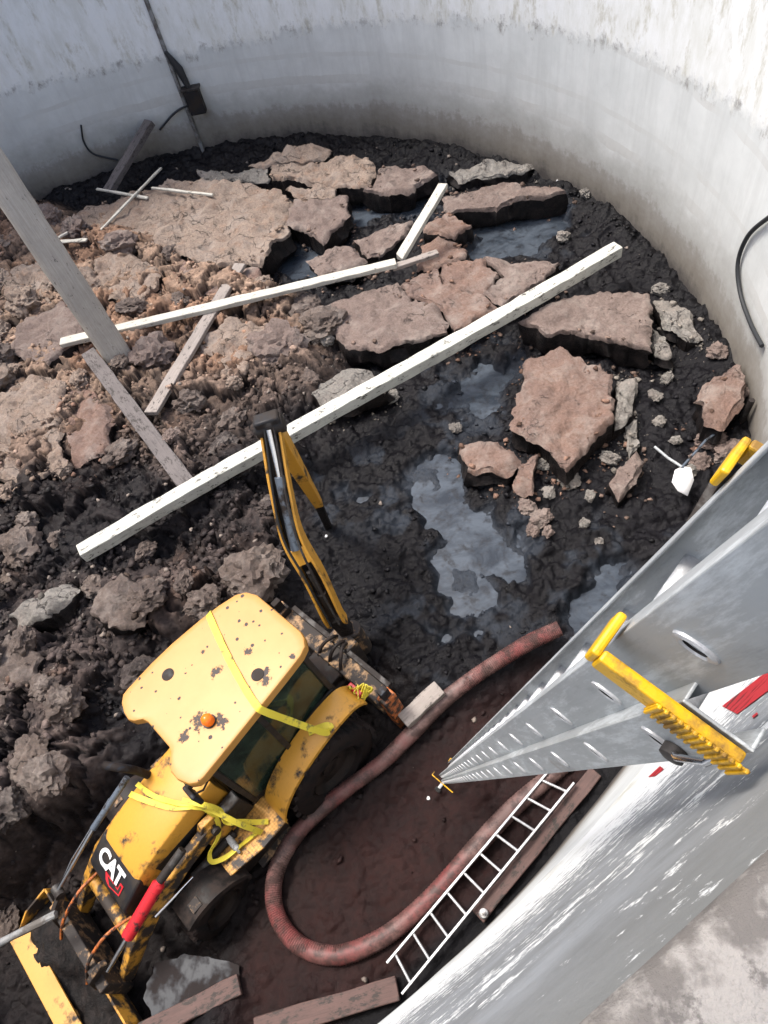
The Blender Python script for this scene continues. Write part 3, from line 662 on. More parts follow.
SLABS = [
 ([(271, 167), (310, 162), (355, 157), (376, 164), (370, 184), (354, 187), (310, 182), (269, 176)], .82, .5, 'crust_pale', 'long pale crust slab in the far row, joined to a pinkish slab by a crack'),
 ([(379, 164), (420, 164), (440, 174), (423, 182), (396, 191), (361, 191), (372, 184)], .80, .55, 'crust_top', 'pinkish crust slab with thick black edge, upright plank end beside it'),
 ([(250, 166), (285, 151), (311, 145), (335, 150), (322, 160), (271, 166)], .78, .4, 'crust_pale', 'low pale crust slab next to the far wall, behind the long pale slab'),
 ([(196, 172), (266, 168), (268, 178), (240, 182), (205, 181)], .72, .4, 'crust_grey', 'narrow grey crust strip by the far wall where the pipe ends'),
 ([(287, 189), (312, 188), (338, 191), (338, 199), (305, 200)], .74, .3, 'crust_pale', 'thin light crust strip lying between two larger slabs'),
 ([(293, 199), (345, 196), (348, 215), (322, 239), (301, 229), (286, 222)], .85, .5, 'crust_top', 'brown crust slab whose sloping edge overhangs the blue pool'),
 ([(60, 222), (100, 203), (172, 180), (230, 181), (271, 187), (290, 200), (284, 222), (290, 232), (271, 248), (258, 262), (234, 262), (208, 268), (172, 250), (146, 240), (104, 243)], .88, .45, 'crust_pale', 'very large tan crust plate with thin white sticks lying on it'),
 ([(176, 256), (208, 272), (234, 266), (262, 266), (258, 290), (240, 303), (205, 294), (182, 282)], .86, .5, 'crust_orange', 'orange-brown crust slab cracked off the very large tan plate'),
 ([(311, 259), (335, 245), (352, 247), (366, 260), (349, 272), (322, 277)], .66, .35, 'crust_top', 'small rounded pinkish slab just above the spliced plank'),
 ([(355, 238), (399, 221), (412, 220), (404, 236), (379, 257), (368, 258)], .66, .35, 'crust_top', 'pinkish slab cut by the foot of the upright plank'),
 ([(430, 221), (450, 211), (470, 226), (454, 238), (426, 233)], .74, .42, 'crust_orange', 'small reddish slab beside the upright plank'),
 ([(423, 245), (443, 235), (467, 246), (464, 257), (440, 266), (416, 266)], .70, .35, 'crust_orange', 'small reddish slab with ragged edge at the end of the spliced plank'),
 ([(332, 306), (362, 293), (396, 282), (406, 296), (437, 308), (449, 331), (426, 337), (366, 347), (345, 346), (334, 326)], .88, .55, 'crust_top', 'wide cracked brown slab at the near corner of the middle row of slabs'),
 ([(399, 281), (437, 265), (440, 284), (478, 293), (496, 304), (472, 324), (455, 332), (441, 306), (409, 295)], .88, .5, 'crust_orange', 'orange-tinted slab between cracks, touching the long white beam'),
 ([(441, 264), (482, 259), (500, 275), (483, 291), (443, 283)], .86, .45, 'crust_orange', 'orange slab wedged behind two cracks in the middle row'),
 ([(485, 259), (520, 259), (557, 262), (546, 279), (503, 303), (487, 292), (503, 275)], .84, .45, 'crust_top', 'grey-pink slab whose corner the long white beam crosses'),
 ([(520, 321), (568, 296), (600, 292), (648, 290), (651, 320), (649, 346), (610, 340), (580, 332), (545, 334)], .92, .6, 'crust_top', 'broad brown slab with straight edge and deep black face, right of the beam'),
 ([(526, 353), (560, 350), (614, 372), (612, 421), (598, 437), (566, 469), (548, 447), (512, 426)], .80, .5, 'crust_orange', 'square brown crust slab lying by itself beside the blue-grey pool'),
 ([(446, 195), (480, 187), (506, 182), (557, 186), (563, 192), (506, 203), (446, 212)], .80, .5, 'crust_top', 'long brown slab near the far wall with dark front edge, right of the upright plank'),
 ([(450, 172), (480, 165), (510, 160), (536, 166), (528, 173), (460, 179)], .62, .35, 'crust_grey', 'grey crumbling strip of crust at the foot of the far wall'),
 ([(457, 441), (496, 442), (516, 459), (505, 475), (467, 471)], .66, .4, 'crust_orange', 'small orange slab at the corner of the blue-grey pool'),
 ([(515, 463), (539, 452), (532, 490), (513, 483)], .62, .4, 'crust_orange', 'small upright orange chunk next to the small orange slab'),
 ([(611, 483), (618, 470), (635, 454), (643, 462), (634, 480), (620, 496)], .6, .35, 'crust_top', 'narrow pinkish chunk below the square slab'),
 ([(617, 376), (636, 378), (634, 410), (625, 424), (615, 428)], .6, .35, 'crust_grey', 'pale grey chunk stuck to the side of the square slab'),
 ([(626, 426), (637, 420), (641, 444), (630, 456)], .55, .35, 'crust_grey', 'small pale grey chunk below the pale grey chunk of the square slab'),
 ([(651, 292), (668, 294), (688, 312), (706, 338), (692, 341), (665, 322)], .72, .4, 'crust_grey', 'speckled grey crust piece between the broad brown slab and the curved wall'),
 ([(652, 322), (668, 333), (673, 356), (655, 357)], .66, .35, 'crust_grey', 'speckled grey chunk against the end of the broad brown slab'),
 ([(5, 392), (35, 372), (66, 380), (62, 404), (58, 424), (20, 438), (-30, 432), (-30, 400)], 1.0, .55, 'crust_pale', 'thick tan crust slab below the leaning post, cracked off two lower ones'),
 ([(70, 382), (92, 388), (110, 418), (104, 452), (72, 464), (66, 440), (64, 420)], .97, .5, 'crust_orange', 'rust-stained crust slab below the start of the dark grey board'),
 ([(-30, 438), (20, 445), (60, 430), (66, 464), (40, 476), (12, 482), (-30, 480)], .95, .5, 'crust_pale', 'tan crust slab bordering the black sludge at the end of the long beam'),
 ([(5, 268), (30, 262), (52, 276), (48, 298), (26, 306), (4, 296)], .95, .45, 'crust_pale', 'whitish crust lump beside the leaning post'),
 ([(92, 258), (128, 250), (156, 264), (158, 286), (140, 300), (108, 296)], .98, .5, 'crust_pale', 'tan crust lump between the leaning post and the very large tan plate'),
 ([(20, 322), (62, 300), (84, 318), (76, 346), (40, 362), (14, 350)], .98, .45, 'crust_top', 'brown crust lump half under the end of the spliced plank'),
 ([(196, 340), (232, 318), (266, 324), (268, 352), (246, 372), (206, 376)], .92, .45, 'crust_pale', 'rounded tan lump beside the weathered grey plank'),
 ([(8, 616), (36, 596), (64, 578), (76, 590), (56, 612), (20, 628)], .98, .35, 'crust_grey', 'smooth grey slab end sticking out of the dark clods'),
 ([(310, 395), (340, 372), (368, 372), (388, 388), (356, 402), (322, 408)], .78, .4, 'crust_grey', 'grey-brown lump behind the long white beam'),
 ([(-20, 650), (10, 640), (38, 656), (28, 688), (-12, 700)], 1.02, .4, 'clod_brown', 'brown slab at the edge of the heap left of the machine'),
 ([(96, 590), (124, 572), (146, 590), (140, 622), (110, 632), (92, 614)], 1.0, .4, 'clod_brown', 'broad brown clod in the heap below the end of the long white beam'),
 ([(700, 398), (716, 378), (738, 362), (746, 376), (742, 402), (722, 428), (704, 424)], .95, .6, 'crust_orange', 'brown rubble mound stuck to the foot of the curved wall'),
]
SLAB_POLYS = []
for k, (pts, z, th, mt, lab) in enumerate(SLABS):
    slab('crust_slab', pts, z, th, mt, lab, seed=k + 1, lumpy=.105 if mt in ('crust_pale', 'clod_brown', 'crust_grey') else .08, grow=.012 if 12 <= k <= 15 else 0.0)
    SLAB_POLYS.append(pxpoly(pts, z))

# ------------------------------------------------------------------ clods (single lumps) and rubble
def lump_mesh(name, sub, seed, mat):
    bm = bmesh.new(); bmesh.ops.create_icosphere(bm, subdivisions=sub, radius=1)
    rnd = random.Random(seed); off = Vector((rnd.random() * 50, rnd.random() * 50, rnd.random() * 50))
    from mathutils import noise as mn
    for v in bm.verts:
        d = v.co.normalized(); n1 = mn.noise(d * 1.3 + off); n2 = mn.noise(d * 3.1 + off); n3 = mn.noise(d * 7 + off)
        n4 = mn.noise(d * 15 + off); v.co = d * (1 + .40 * n1 + .22 * n2 + .20 * n3 + .15 * n4); v.co.z *= .78
    me = bpy.data.meshes.new(name); bm.to_mesh(me); bm.free(); me.materials.append(MATS[mat])
    me.polygons.foreach_set('use_smooth', [True] * len(me.polygons)); me.set_sharp_from_angle(angle=math.radians(38)); return me
CL = {m: [lump_mesh('clod', 4, 10 * i + j, m) for j in range(6)] for i, m in enumerate(('clod_brown', 'clod_dark', 'crust_pale', 'crust_grey', 'crust_top'))}
def clod(x, y, r, mat, label, group, sink=.35):
    o = bpy.data.objects.new('clod', random.choice(CL[mat])); COL.objects.link(o)
    o.scale = (r * random.uniform(.8, 1.25), r * random.uniform(.8, 1.25), r * random.uniform(.75, 1.1)); o.rotation_euler = (random.uniform(-.3, .3), random.uniform(-.3, .3), random.uniform(0, 6.28))
    o.location = (x, y, ground_z(x, y) + r * (.62 - sink) * .9); tag(o, label, 'clod', group); return o
def in_any(x, y, polys, pad=0.0):
    X = np.array([x]); Y = np.array([y])
    return any(poly_sd(X, Y, p)[0] > -pad for p in polys)
LANDMARKS = [(*at(u, v, .9)[:2], t) for u, v, t in ((115, 355, 'around the foot of the leaning post'), (40, 250, 'behind the leaning post'), (85, 552, 'at the end of the long beam'), (190, 540, 'below the middle of the long beam'),
    (190, 340, 'beside the weathered grey plank'), (140, 430, 'beside the dark grey board'), (55, 430, 'against the thick tan slab'), (115, 690, 'beside the cab of the machine'), (80, 800, 'beside the hood of the machine'), (10, 930, 'beside the loader bucket'),
    (30, 620, 'near the smooth grey slab end'), (300, 370, 'behind the boom of the machine'), (20, 760, 'on the dark bank facing the hood'), (230, 440, 'between the long beam and the dark board'))]
cnt = 0
zc = np.array(Z_CLOD); tries = 0
placed = []
while cnt < 120 and tries < 4000:
    tries += 1
    x = random.uniform(zc[:, 0].min(), zc[:, 0].max()); y = random.uniform(zc[:, 1].min(), zc[:, 1].max())
    r = random.choice((.16, .2, .24, .28, .34, .42))
    if math.hypot(x - CX, y - CY) > TR - .5 or not in_any(x, y, [Z_CLOD]) or in_any(x, y, SLAB_POLYS, .05): continue
    if any(math.hypot(x - a, y - b) < .8 * (r + c) for a, b, c in placed): continue
    if any((lambda A, B, P: (P - (A + (B - A) * max(0, min(1, (P - A).dot(B - A) / (B - A).length_squared)))).length)(Vector(at(*a_, 1.0)[:2]), Vector(at(*b_, 1.0)[:2]), Vector((x, y))) < r + .12 for a_, b_ in (((61, 343), (396, 263)), ((88, 352), (188, 486)), ((151, 414), (241, 264)), ((82, 556), (617, 249)))): continue
    q = inv @ Vector((x, y, 0))
    if -1.8 < q.x < 5 and -1.2 < q.y < 1.6: continue
    far_ = y - x * .15 > 9.2
    mat = random.choice(('clod_brown', 'crust_pale', 'crust_top', 'clod_brown')) if far_ else random.choice(('clod_brown', 'clod_dark', 'clod_brown'))
    near_ = min(LANDMARKS, key=lambda m: math.hypot(m[0] - x, m[1] - y))[2]
    size_ = 'small' if r < .19 else 'medium' if r < .27 else 'large'
    lab = size_ + {'clod_brown': ' crumbly brown clod ', 'clod_dark': ' wet dark clod ', 'crust_pale': ' pale tan clod ', 'crust_top': ' pinkish brown clod '}[mat] + near_
    clod(x, y, r, mat, lab, lab.replace('clod', 'clods')); placed.append((x, y, r)); cnt += 1
for (u, v, r, mat) in [(527, 505, .13, 'crust_top'), (540, 515, .16, 'crust_top'), (533, 528, .12, 'crust_top'), (548, 528, .1, 'crust_top'), (570, 478, .16, 'crust_grey'), (548, 490, .11, 'crust_grey'), (610, 455, .14, 'crust_grey'), (590, 495, .1, 'crust_grey'),
                       (585, 520, .09, 'crust_grey'), (600, 540, .08, 'crust_grey'), (548, 203, .16, 'crust_grey'), (563, 236, .14, 'crust_grey'), (660, 290, .14, 'crust_grey'), (560, 175, .15, 'crust_grey'), (600, 195, .13, 'crust_grey'), (585, 200, .14, 'crust_grey'),
                       (690, 470, .11, 'crust_grey'), (655, 395, .1, 'crust_grey'), (668, 375, .12, 'crust_grey'), (660, 420, .09, 'crust_grey'), (612, 345, .1, 'crust_grey'), (543, 462, .12, 'crust_grey'), (676, 440, .1, 'crust_grey'),
                       (712, 440, .22, 'crust_top'), (728, 452, .18, 'crust_top'), (700, 460, .15, 'crust_top'), (735, 398, .2, 'crust_top'), (715, 360, .16, 'crust_top'), (455, 425, .1, 'crust_grey'), (390, 395, .14, 'crust_grey'), (300, 372, .2, 'crust_grey'), (330, 350, .16, 'crust_grey'), (285, 350, .18, 'crust_grey')]:
    p = at(u, v, .45); clod(p.x, p.y, r, mat, 'small pale grey lump lying in the black sludge among the slabs' if mat == 'crust_grey' else 'small pinkish brown lump broken off a slab, lying in the black sludge', 'loose lumps: ' + mat.replace('_', ' '))

def rubble():
    bases = []
    for sub, npt in ((1, 9), (2, 16)):
        for j in range(6):
            rr_ = random.Random(sub * 100 + j); bm = bmesh.new()
            for _ in range(npt):
                v = Vector((rr_.gauss(0, 1), rr_.gauss(0, 1), rr_.gauss(0, 1))).normalized() * rr_.uniform(.65, 1.15); bm.verts.new((v.x * 1.1, v.y * .85, v.z * .6))
            res = bmesh.ops.convex_hull(bm, input=bm.verts); bmesh.ops.delete(bm, geom=[g for g in res['geom_interior'] if isinstance(g, bmesh.types.BMVert)], context='VERTS')
            bmesh.ops.triangulate(bm, faces=bm.faces); bm.verts.index_update()
            co = np.array([v.co[:] for v in bm.verts]); f = np.array([[v.index for v in p.verts] for p in bm.faces]); bm.free(); bases.append((sub, co, f))
    N = 210000
    ang = RNG.uniform(0, 2 * math.pi, N); rad = np.sqrt(RNG.uniform(0, 1, N)) * (TR - .1); X = CX + rad * np.cos(ang); Y = CY + rad * np.sin(ang)
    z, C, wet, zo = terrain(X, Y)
    cl = fbm(X * 1.3, Y * 1.3, 301)
    dens = zo['clod'] * .62 + zo['blk'] * .26 * (1 - zo['pud']) + .10 * (1 - zo['clod']) * (1 - zo['blk']) + .2 * sstep(1.2, 0, TR - rad)
    dens = dens * (1 - .55 * zo['far'] * zo['clod']) * (1 - .93 * zo['red']) * (1 - .6 * zo['mach']) * (1 - .93 * zo['pud']) * np.clip(.05 + 3.2 * (cl - .36), 0, 1.5)
    keep = RNG.uniform(0, 1, N) < dens
    X, Y, z, C, wet = X[keep], Y[keep], z[keep], C[keep], wet[keep]; zo = {k: v[keep] for k, v in zo.items()}; n = len(X)
    R = .009 + .060 * RNG.uniform(0, 1, n)**6.5; R = np.where(zo['blk'] > .5, R * .8, R); R = np.where((zo['clod'] > .5), R * 1.2, R)
    tint = RNG.uniform(.5, 2.0, n)[:, None]; Cc = C * tint + (zo['clod'] * RNG.uniform(0, 1, n)**2)[:, None] * np.array((.04, .031, .027))[None, :] * (1 - .85 * sstep(-.2, .2, poly_sd(X, Y, Z_TAR)))[:, None]
    pale = (RNG.uniform(0, 1, n) < .05 * (1 - zo['blk'] * .8))[:, None]; Cc = np.where(pale, np.array((.24, .21, .185))[None, :], Cc); wet = np.where(pale[:, 0], .15, wet)
    R = np.where(pale[:, 0], np.minimum(R, .05), R)
    # broken bits lying round and on the slabs
    tones = {'crust_top': (.19, .14, .115), 'crust_pale': (.27, .205, .16), 'crust_orange': (.22, .14, .105), 'crust_grey': (.24, .225, .20), 'clod_brown': (.13, .098, .08)}
    ex = []
    for (pts_, zt, th_, mt_, lb_), poly_ in zip(SLABS, SLAB_POLYS):
        P_ = np.array(poly_); Q_ = np.roll(P_, -1, 0); per = np.hypot(*(Q_ - P_).T).sum(); k_ = int(per * 26)
        seg = RNG.integers(0, len(P_), k_); tt = RNG.uniform(0, 1, k_)[:, None]; pp = P_[seg] * (1 - tt) + Q_[seg] * tt; cc_ = P_.mean(0); dd = pp - cc_; ll = np.hypot(*dd.T)[:, None]
        off = RNG.normal(.10, .16, k_)[:, None]; pp = pp + dd / np.maximum(ll, .05) * off; on = off[:, 0] < -.06
        zz_ = np.where(on, zt, terrain(pp[:, 0], pp[:, 1])[0]); ex.append((pp, zz_, np.array(tones[mt_])[None] * RNG.uniform(.35, 1.25, k_)[:, None]))
    pe = np.concatenate([e[0] for e in ex]); ze = np.concatenate([e[1] for e in ex]); ce = np.concatenate([e[2] for e in ex]); ne = len(pe)
    ok_ = np.hypot(pe[:, 0] - CX, pe[:, 1] - CY) < TR - .08; pe, ze, ce = pe[ok_], ze[ok_], ce[ok_]; ne = len(pe)
    X = np.concatenate([X, pe[:, 0]]); Y = np.concatenate([Y, pe[:, 1]]); z = np.concatenate([z, ze]); Cc = np.concatenate([Cc, ce]); wet = np.concatenate([wet, np.full(ne, .12)]); R = np.concatenate([R, .011 + .06 * RNG.uniform(0, 1, ne)**4]); n = len(X)
    VV, FF, CC, WW = [], [], [], []; base_i = 0
    big = R > .038
    for bi, (sub, co, f) in enumerate(bases):
        sel = np.nonzero((big == (sub == 2)) & (np.arange(n) % 6 == bi % 6))[0]
        if len(sel) == 0: continue
        a = RNG.uniform(0, 6.28, len(sel)); ca, sa = np.cos(a)[:, None], np.sin(a)[:, None]; r = R[sel][:, None]
        st = RNG.uniform(.75, 1.3, (len(sel), 3))
        x = co[None, :, 0] * st[:, :1]; y = co[None, :, 1] * st[:, 1:2]; zz = co[None, :, 2] * st[:, 2:3]
        V = np.stack([X[sel][:, None] + r * (x * ca - y * sa), Y[sel][:, None] + r * (x * sa + y * ca), z[sel][:, None] + r * (zz + .28)], 2)
        m = len(co); VV.append(V.reshape(-1, 3)); FF.append((f[None] + (np.arange(len(sel)) * m)[:, None, None]).reshape(-1, 3) + base_i); base_i += m * len(sel)
        CC.append(np.repeat(Cc[sel], m, 0)); WW.append(np.repeat(wet[sel], m))
    V = np.concatenate(VV); F = np.concatenate(FF); C4 = np.concatenate(CC); W = np.concatenate(WW)
    me = bpy.data.meshes.new('crumbs'); me.vertices.add(len(V)); me.vertices.foreach_set('co', V.ravel()); me.loops.add(F.size); me.loops.foreach_set('vertex_index', F.ravel().astype(np.int32))
    me.polygons.add(len(F)); me.polygons.foreach_set('loop_start', np.arange(len(F), dtype=np.int32) * 3); me.update(calc_edges=True)
    a_ = me.attributes.new('Col', 'FLOAT_COLOR', 'POINT'); a_.data.foreach_set('color', np.concatenate([C4, np.ones((len(V), 1))], 1).ravel())
    w_ = me.attributes.new('wet', 'FLOAT', 'POINT'); w_.data.foreach_set('value', W); me.materials.append(MATS['rubble']); me.validate()
    o = bpy.data.objects.new('crumbs', me); COL.objects.link(o); tag(o, 'loose dark crumbs and lumps of sludge crust covering the pit', 'rubble', kind='stuff')
    print('rubble', n, len(F))
rubble()

# ------------------------------------------------------------------ timbers
def beam(name, p0, p1, w, h, mat, label, cat, up=(0, 0, 1), bend=.0, taper=1.0, rounded=False, seed=0, group=None, ragged=0.0):
    p0, p1 = Vector(p0), Vector(p1); X = (p1 - p0); L = X.length; X.normalize(); U = Vector(up); Y = U.cross(X).normalized(); Z = X.cross(Y)
    rnd = random.Random(seed); mb = MB(); n = max(6, int(L / .25)); rings = []
    prof = [(-1, -1), (1, -1), (1, 1), (-1, 1)]
    if rounded: prof = [(math.copysign(abs(math.cos(t))**.6, math.cos(t)), math.copysign(abs(math.sin(t))**.75, math.sin(t))) for t in [2 * math.pi * k / 16 for k in range(16)]]
    for i in range(n + 1):
        t = i / n; s = 1 + (taper - 1) * t; b = bend * 4 * t * (1 - t)
        e = 0
        rings.append([Vector((L * t - L / 2 + (rnd.uniform(-1, 1) * ragged if i in (0, n) else 0), a * w / 2 * s + rnd.uniform(-.009, .009) + bend * 1.5 * math.sin(t * 5 + seed), c * h / 2 * s + b + rnd.uniform(-.007, .007))) for a, c in prof])
    mb.rings(rings); o = mb.build(name, mat, None, .012 if not rounded else 0, 40)
    o.matrix_world = Matrix.Translation((p0 + p1) / 2) @ Matrix([X, Y, Z]).transposed().to_4x4()
    tag(o, label, cat, group); return o
beam('timber_beam', at(82, 556, 1.12), at(617, 249, 1.12), .25, .22, 'wood_white', 'very long pale squared timber beam lying across the crust and slabs', 'beam', bend=.035, seed=1)
beam('plank', at(61, 343, 1.10), at(396, 263, 1.12), .22, .10, 'wood_pale', 'long pale plank resting against the leaning post and the upright plank', 'plank', seed=2)
beam('plank', at(392, 268, 1.03), at(438, 253, 1.00), .16, .08, 'wood_grey', 'short grey-brown plank spliced to the end of the long pale plank', 'plank', seed=3)
beam('plank', at(400, 258, 1.0), at(444, 184, 1.75), .20, .10, 'wood_pale', 'short pale plank propped upright at the end of the long pale plank', 'plank', seed=4, ragged=.05)
beam('plank', at(88, 352, 1.08), at(188, 486, 1.10), .30, .07, 'wood_dark', 'dark grey board running from the leaning post to the long beam', 'plank', seed=5)
beam('plank', at(151, 414, 1.05), at(241, 264, 1.0), .26, .09, 'wood_grey', 'weathered grey plank with flaking white end crossing under the long pale plank', 'plank', seed=6, ragged=.04)
# leaning post
pf = at(118, 356, .92); rf = ray(118, 356); tf = (.92 - CAM_H) / rf[2]; P2 = Vector(ray(18, 205)) * (tf * .86) + Vector((0, 0, CAM_H)); dv = (P2 - pf)
post_top = pf + dv * 2.1
while math.hypot(post_top.x - CX, post_top.y - CY) > TR - .2: post_top = pf + (post_top - pf) * .96
beam('leaning_post', pf - dv.normalized() * .25, post_top, .56, .26, 'wood_post', 'thick grey post leaning up out of the crust beside the long pale plank', 'post', up=tuple((Vector((0, 0, CAM_H)) - P2).normalized()), rounded=True, seed=7, taper=1.02)
# thin sticks on the large plate
beam('stick', at(99, 232, 1.0), at(161, 168, 1.05), .07, .05, 'wood_pale', 'thin white stick lying slantwise on the very large tan plate', 'stick', seed=8)
beam('stick', at(97, 189, .98), at(148, 198, .98), .08, .05, 'wood_pale', 'short white stick crossing under the slanting stick', 'stick', seed=9)
beam('stick', at(152, 188, 1.0), at(213, 195, 1.0), .07, .05, 'wood_pale', 'thin white stick lying towards the far pipe on the very large tan plate', 'stick', seed=10)
beam('stick', at(57, 239, 1.0), at(84, 222, 1.0), .06, .05, 'wood_pale', 'thin pale stick against the side of the leaning post', 'stick', seed=11)
beam('plank', at(55, 242, .98), at(87, 240, .98), .12, .04, 'wood_pale', 'short flat pale board end beside the leaning post', 'plank', seed=12)
beam('wall_prop', at(108, 192, .75), on_wall(150, 122, .2), .30, .16, 'wood_dark', 'dark timber prop leaning against the far wall', 'post', seed=13)
beam('plank', at(403, 722, .42), at(440, 688, .46), .22, .14, 'wood_grey', 'short grey timber block beside the thick hose', 'plank', seed=14)
beam('plank', at(478, 917, .10), at(596, 772, .10), .17, .06, 'wood_red', 'long reddish muddy plank on edge between the small ladder and the wall', 'plank', seed=15)
beam('plank', at(140, 1034, .16), at(240, 984, .16), .22, .07, 'wood_red', 'reddish wet plank on the steel sheet beside the front wheel', 'plank', seed=16)
beam('plank', at(255, 1030, .14), at(398, 988, .12), .24, .08, 'wood_red', 'muddy plank at the foot of the small ladder', 'plank', seed=17)
beam('steel_bar', at(686, 532, .55), at(733, 452, .75), .14, .09, 'dark_steel', 'dark steel bar standing out of the sludge near the curved wall', 'bar', seed=18)
beam('pipe', at(-30, 958, 1.0), at(56, 914, 1.05), .08, .08, 'pipe_grey', 'thin grey pipe lying across the mud onto the loader arm', 'pipe', seed=19, rounded=True)
mb = MB(); _q = [at(u, v, .07) for u, v in [(140, 1000), (156, 962), (184, 950), (214, 956), (238, 966), (236, 984), (185, 1010), (152, 1026)]]; sh = []
for i in range(8):
    for k in range(7): p_ = _q[i].lerp(_q[(i + 1) % 8], k / 7); c_ = sum(_q, Vector()) / 8; d_ = (p_ - c_).normalized(); sh.append(p_ + d_ * .22 * (float(fbm(np.array([p_.x * 4]), np.array([p_.y * 4]), 88, 4)[0]) - .55))
ns = len(sh); mb.add(sh + [p + Vector((0, 0, .012)) for p in sh], [tuple(range(ns))[::-1], tuple(range(ns, 2 * ns))] + [(i, (i + 1) % ns, ns + (i + 1) % ns, ns + i) for i in range(ns)])
o = mb.build('steel_sheet', 'wet_sheet'); rebase(o); tag(o, 'wet dark sheet lying in the mud beside the front wheel', 'sheet')

# ------------------------------------------------------------------ thick suction hose
hp = [(560, 628, .62), (530, 642, .52), (500, 660, .42), (470, 680, .36), (440, 704, .30), (410, 735, .24), (380, 764, .20), (335, 798, .17), (298, 832, .15), (276, 872, .15), (276, 912, .12), (298, 944, .12), (338, 955, .12), (385, 936, .12), (430, 898, .12), (475, 848, .12), (515, 806, .12), (560, 768, .12), (620, 712, .12)]
pth = crom([at(*p) for p in hp], 34)
mb = MB(); mb.tube(pth, [.108 + .0045 * (1 if i % 2 else -1) + .004 * math.sin(i * .05) for i in range(len(pth))], 18)
o = mb.build('suction_hose', 'hose_rubber', None, smooth=60); rebase(o); tag(o, 'thick muddy red suction hose curving in a loop on the floor', 'hose')

# ------------------------------------------------------------------ wall fittings
def walltube(name, pts, r, mat, label, cat, n=6, sub=8):
    mb = MB(); mb.tube(crom(pts, sub), r, n); o = mb.build(name, mat, None, smooth=60); rebase(o); tag(o, label, cat); return o
walltube('wall_pipe', [wall_pt(81, .4, .05), wall_pt(81, 3, .05), wall_pt(81, 6, .05), wall_pt(81, 8.5, .05)], .055, 'pipe_grey', 'grey vertical pipe running down the far wall', 'pipe', 8)
bxp = wall_pt(79.3, 1.80, .12)
jb = empty('junction_box', bxp); tag(jb, 'black junction box hanging on the far wall beside the vertical pipe', 'box')
Mw = Matrix.Rotation(math.radians(79.3 + 90 + 0), 4, 'Z')
mb = MB(); mb.box((-.20, -.12, -.30), (.22, .12, .30), M=Mw); mb.build('housing', 'black_paint', jb, .03)
mb = MB(); mb.box((-.24, -.14, .30), (.26, .14, .36), M=Mw); mb.build('lid', 'dark_steel', jb, .01)
mb = MB(); mb.tube([Mw @ Vector((.05, 0, .35)), Mw @ Vector((.12, 0, .8)), Mw @ Vector((.28, .05, 1.25))], [.07, .11, .05], 8); mb.build('cable_gland', 'cable_dark', jb, smooth=50)
walltube('wall_cable', [wall_pt(80.2, 1.75, .1), wall_pt(83, 1.6, .06), wall_pt(86, 1.3, .1)], .03, 'cable_dark', 'short black cable from the junction box to the dark prop', 'cable')
walltube('wall_cable', [on_wall(81, 125, .05), on_wall(84, 142, .05), on_wall(94, 154, .05), on_wall(118, 160, .05)], .025, 'cable_dark', 'thin black cable hanging in a loop on the far wall left of the dark prop', 'cable')
walltube('wall_cable', [on_wall(790, 205, .06), on_wall(768, 218, .06), on_wall(748, 236, .06), on_wall(738, 262, .06), on_wall(740, 292, .06), on_wall(750, 322, .06), on_wall(762, 346, .06)], .035, 'cable_dark', 'grey cable bowing out on the right-hand curve of the wall', 'cable', 8)
walltube('wall_bracket', [on_wall(752, 400, .1), on_wall(738, 432, .12), on_wall(742, 462, .14)], .05, 'dark_steel', 'dark bent steel bracket at the foot of the curved wall', 'bracket')

# leaf-shaped blade on rods, by the wall
bl = empty('mixer_blade', at(684, 480, .55)); tag(bl, 'white leaf-shaped metal blade on thin grey rods in the sludge', 'blade')
def rel(u, v, z): return at(u, v, z) - bl.location
mb = MB(); out = [rel(u, v, z) for u, v, z in ((675, 470, .78), (683, 466, .80), (691, 468, .80), (694, 480, .72), (688, 495, .60), (678, 490, .64), (672, 481, .70))]
cc = sum(out, Vector()) / len(out) + Vector((0, 0, .05)); n = len(out); dn = Vector((0, 0, -.03))
mb.add(out + [cc] + [p + dn for p in out] + [cc + dn], [(i, (i + 1) % n, n) for i in range(n)] + [(n + 1 + (i + 1) % n, n + 1 + i, 2 * n + 1) for i in range(n)] + [(i, n + 1 + i, n + 1 + (i + 1) % n, (i + 1) % n) for i in range(n)])
mb.build('blade', 'white_print', bl, smooth=80)
mb = MB(); mb.tube([rel(655, 447, .62), rel(668, 458, .74), rel(682, 467, .82)], .022, 8); mb.build('rod', 'aluminium', bl, smooth=60)
mb = MB(); mb.tube([rel(682, 467, .82), rel(692, 456, .8), rel(706, 440, .74), rel(718, 432, .72)], .02, 8); mb.build('rod', 'cylinder_grey', bl, smooth=60)

# small litter
p = at(484, 914, .16); mb = MB(); mb.lathe([(0, .05), (.05, .058), (.13, .05), (.15, .025), (.19, .022)], (0, 0, 0), 'z', 14); o = mb.build('bottle', 'white_scrap', None, smooth=45); o.location = p; tag(o, 'small white plastic bottle on the plank beside the small ladder', 'bottle')
for k, (u, v) in enumerate(((428, 797), (546, 212), (556, 200), (330, 545))):
    p = at(u, v, .1); z = ground_z(p.x, p.y); mb = MB(); n = 7; r = .028
    ring = [Vector((r * random.uniform(.6, 1.3) * math.cos(6.28 * i / n), r * random.uniform(.6, 1.3) * math.sin(6.28 * i / n), 0)) for i in range(n)]
    mb.rings([ring, [q * .9 + Vector((0, 0, .02)) for q in ring]]); o = mb.build('scrap', 'white_scrap'); o.location = (p.x, p.y, max(z, 0) + .005); tag(o, 'tiny white scrap of plastic on the dark mud', 'scrap', 'white scraps on the mud')

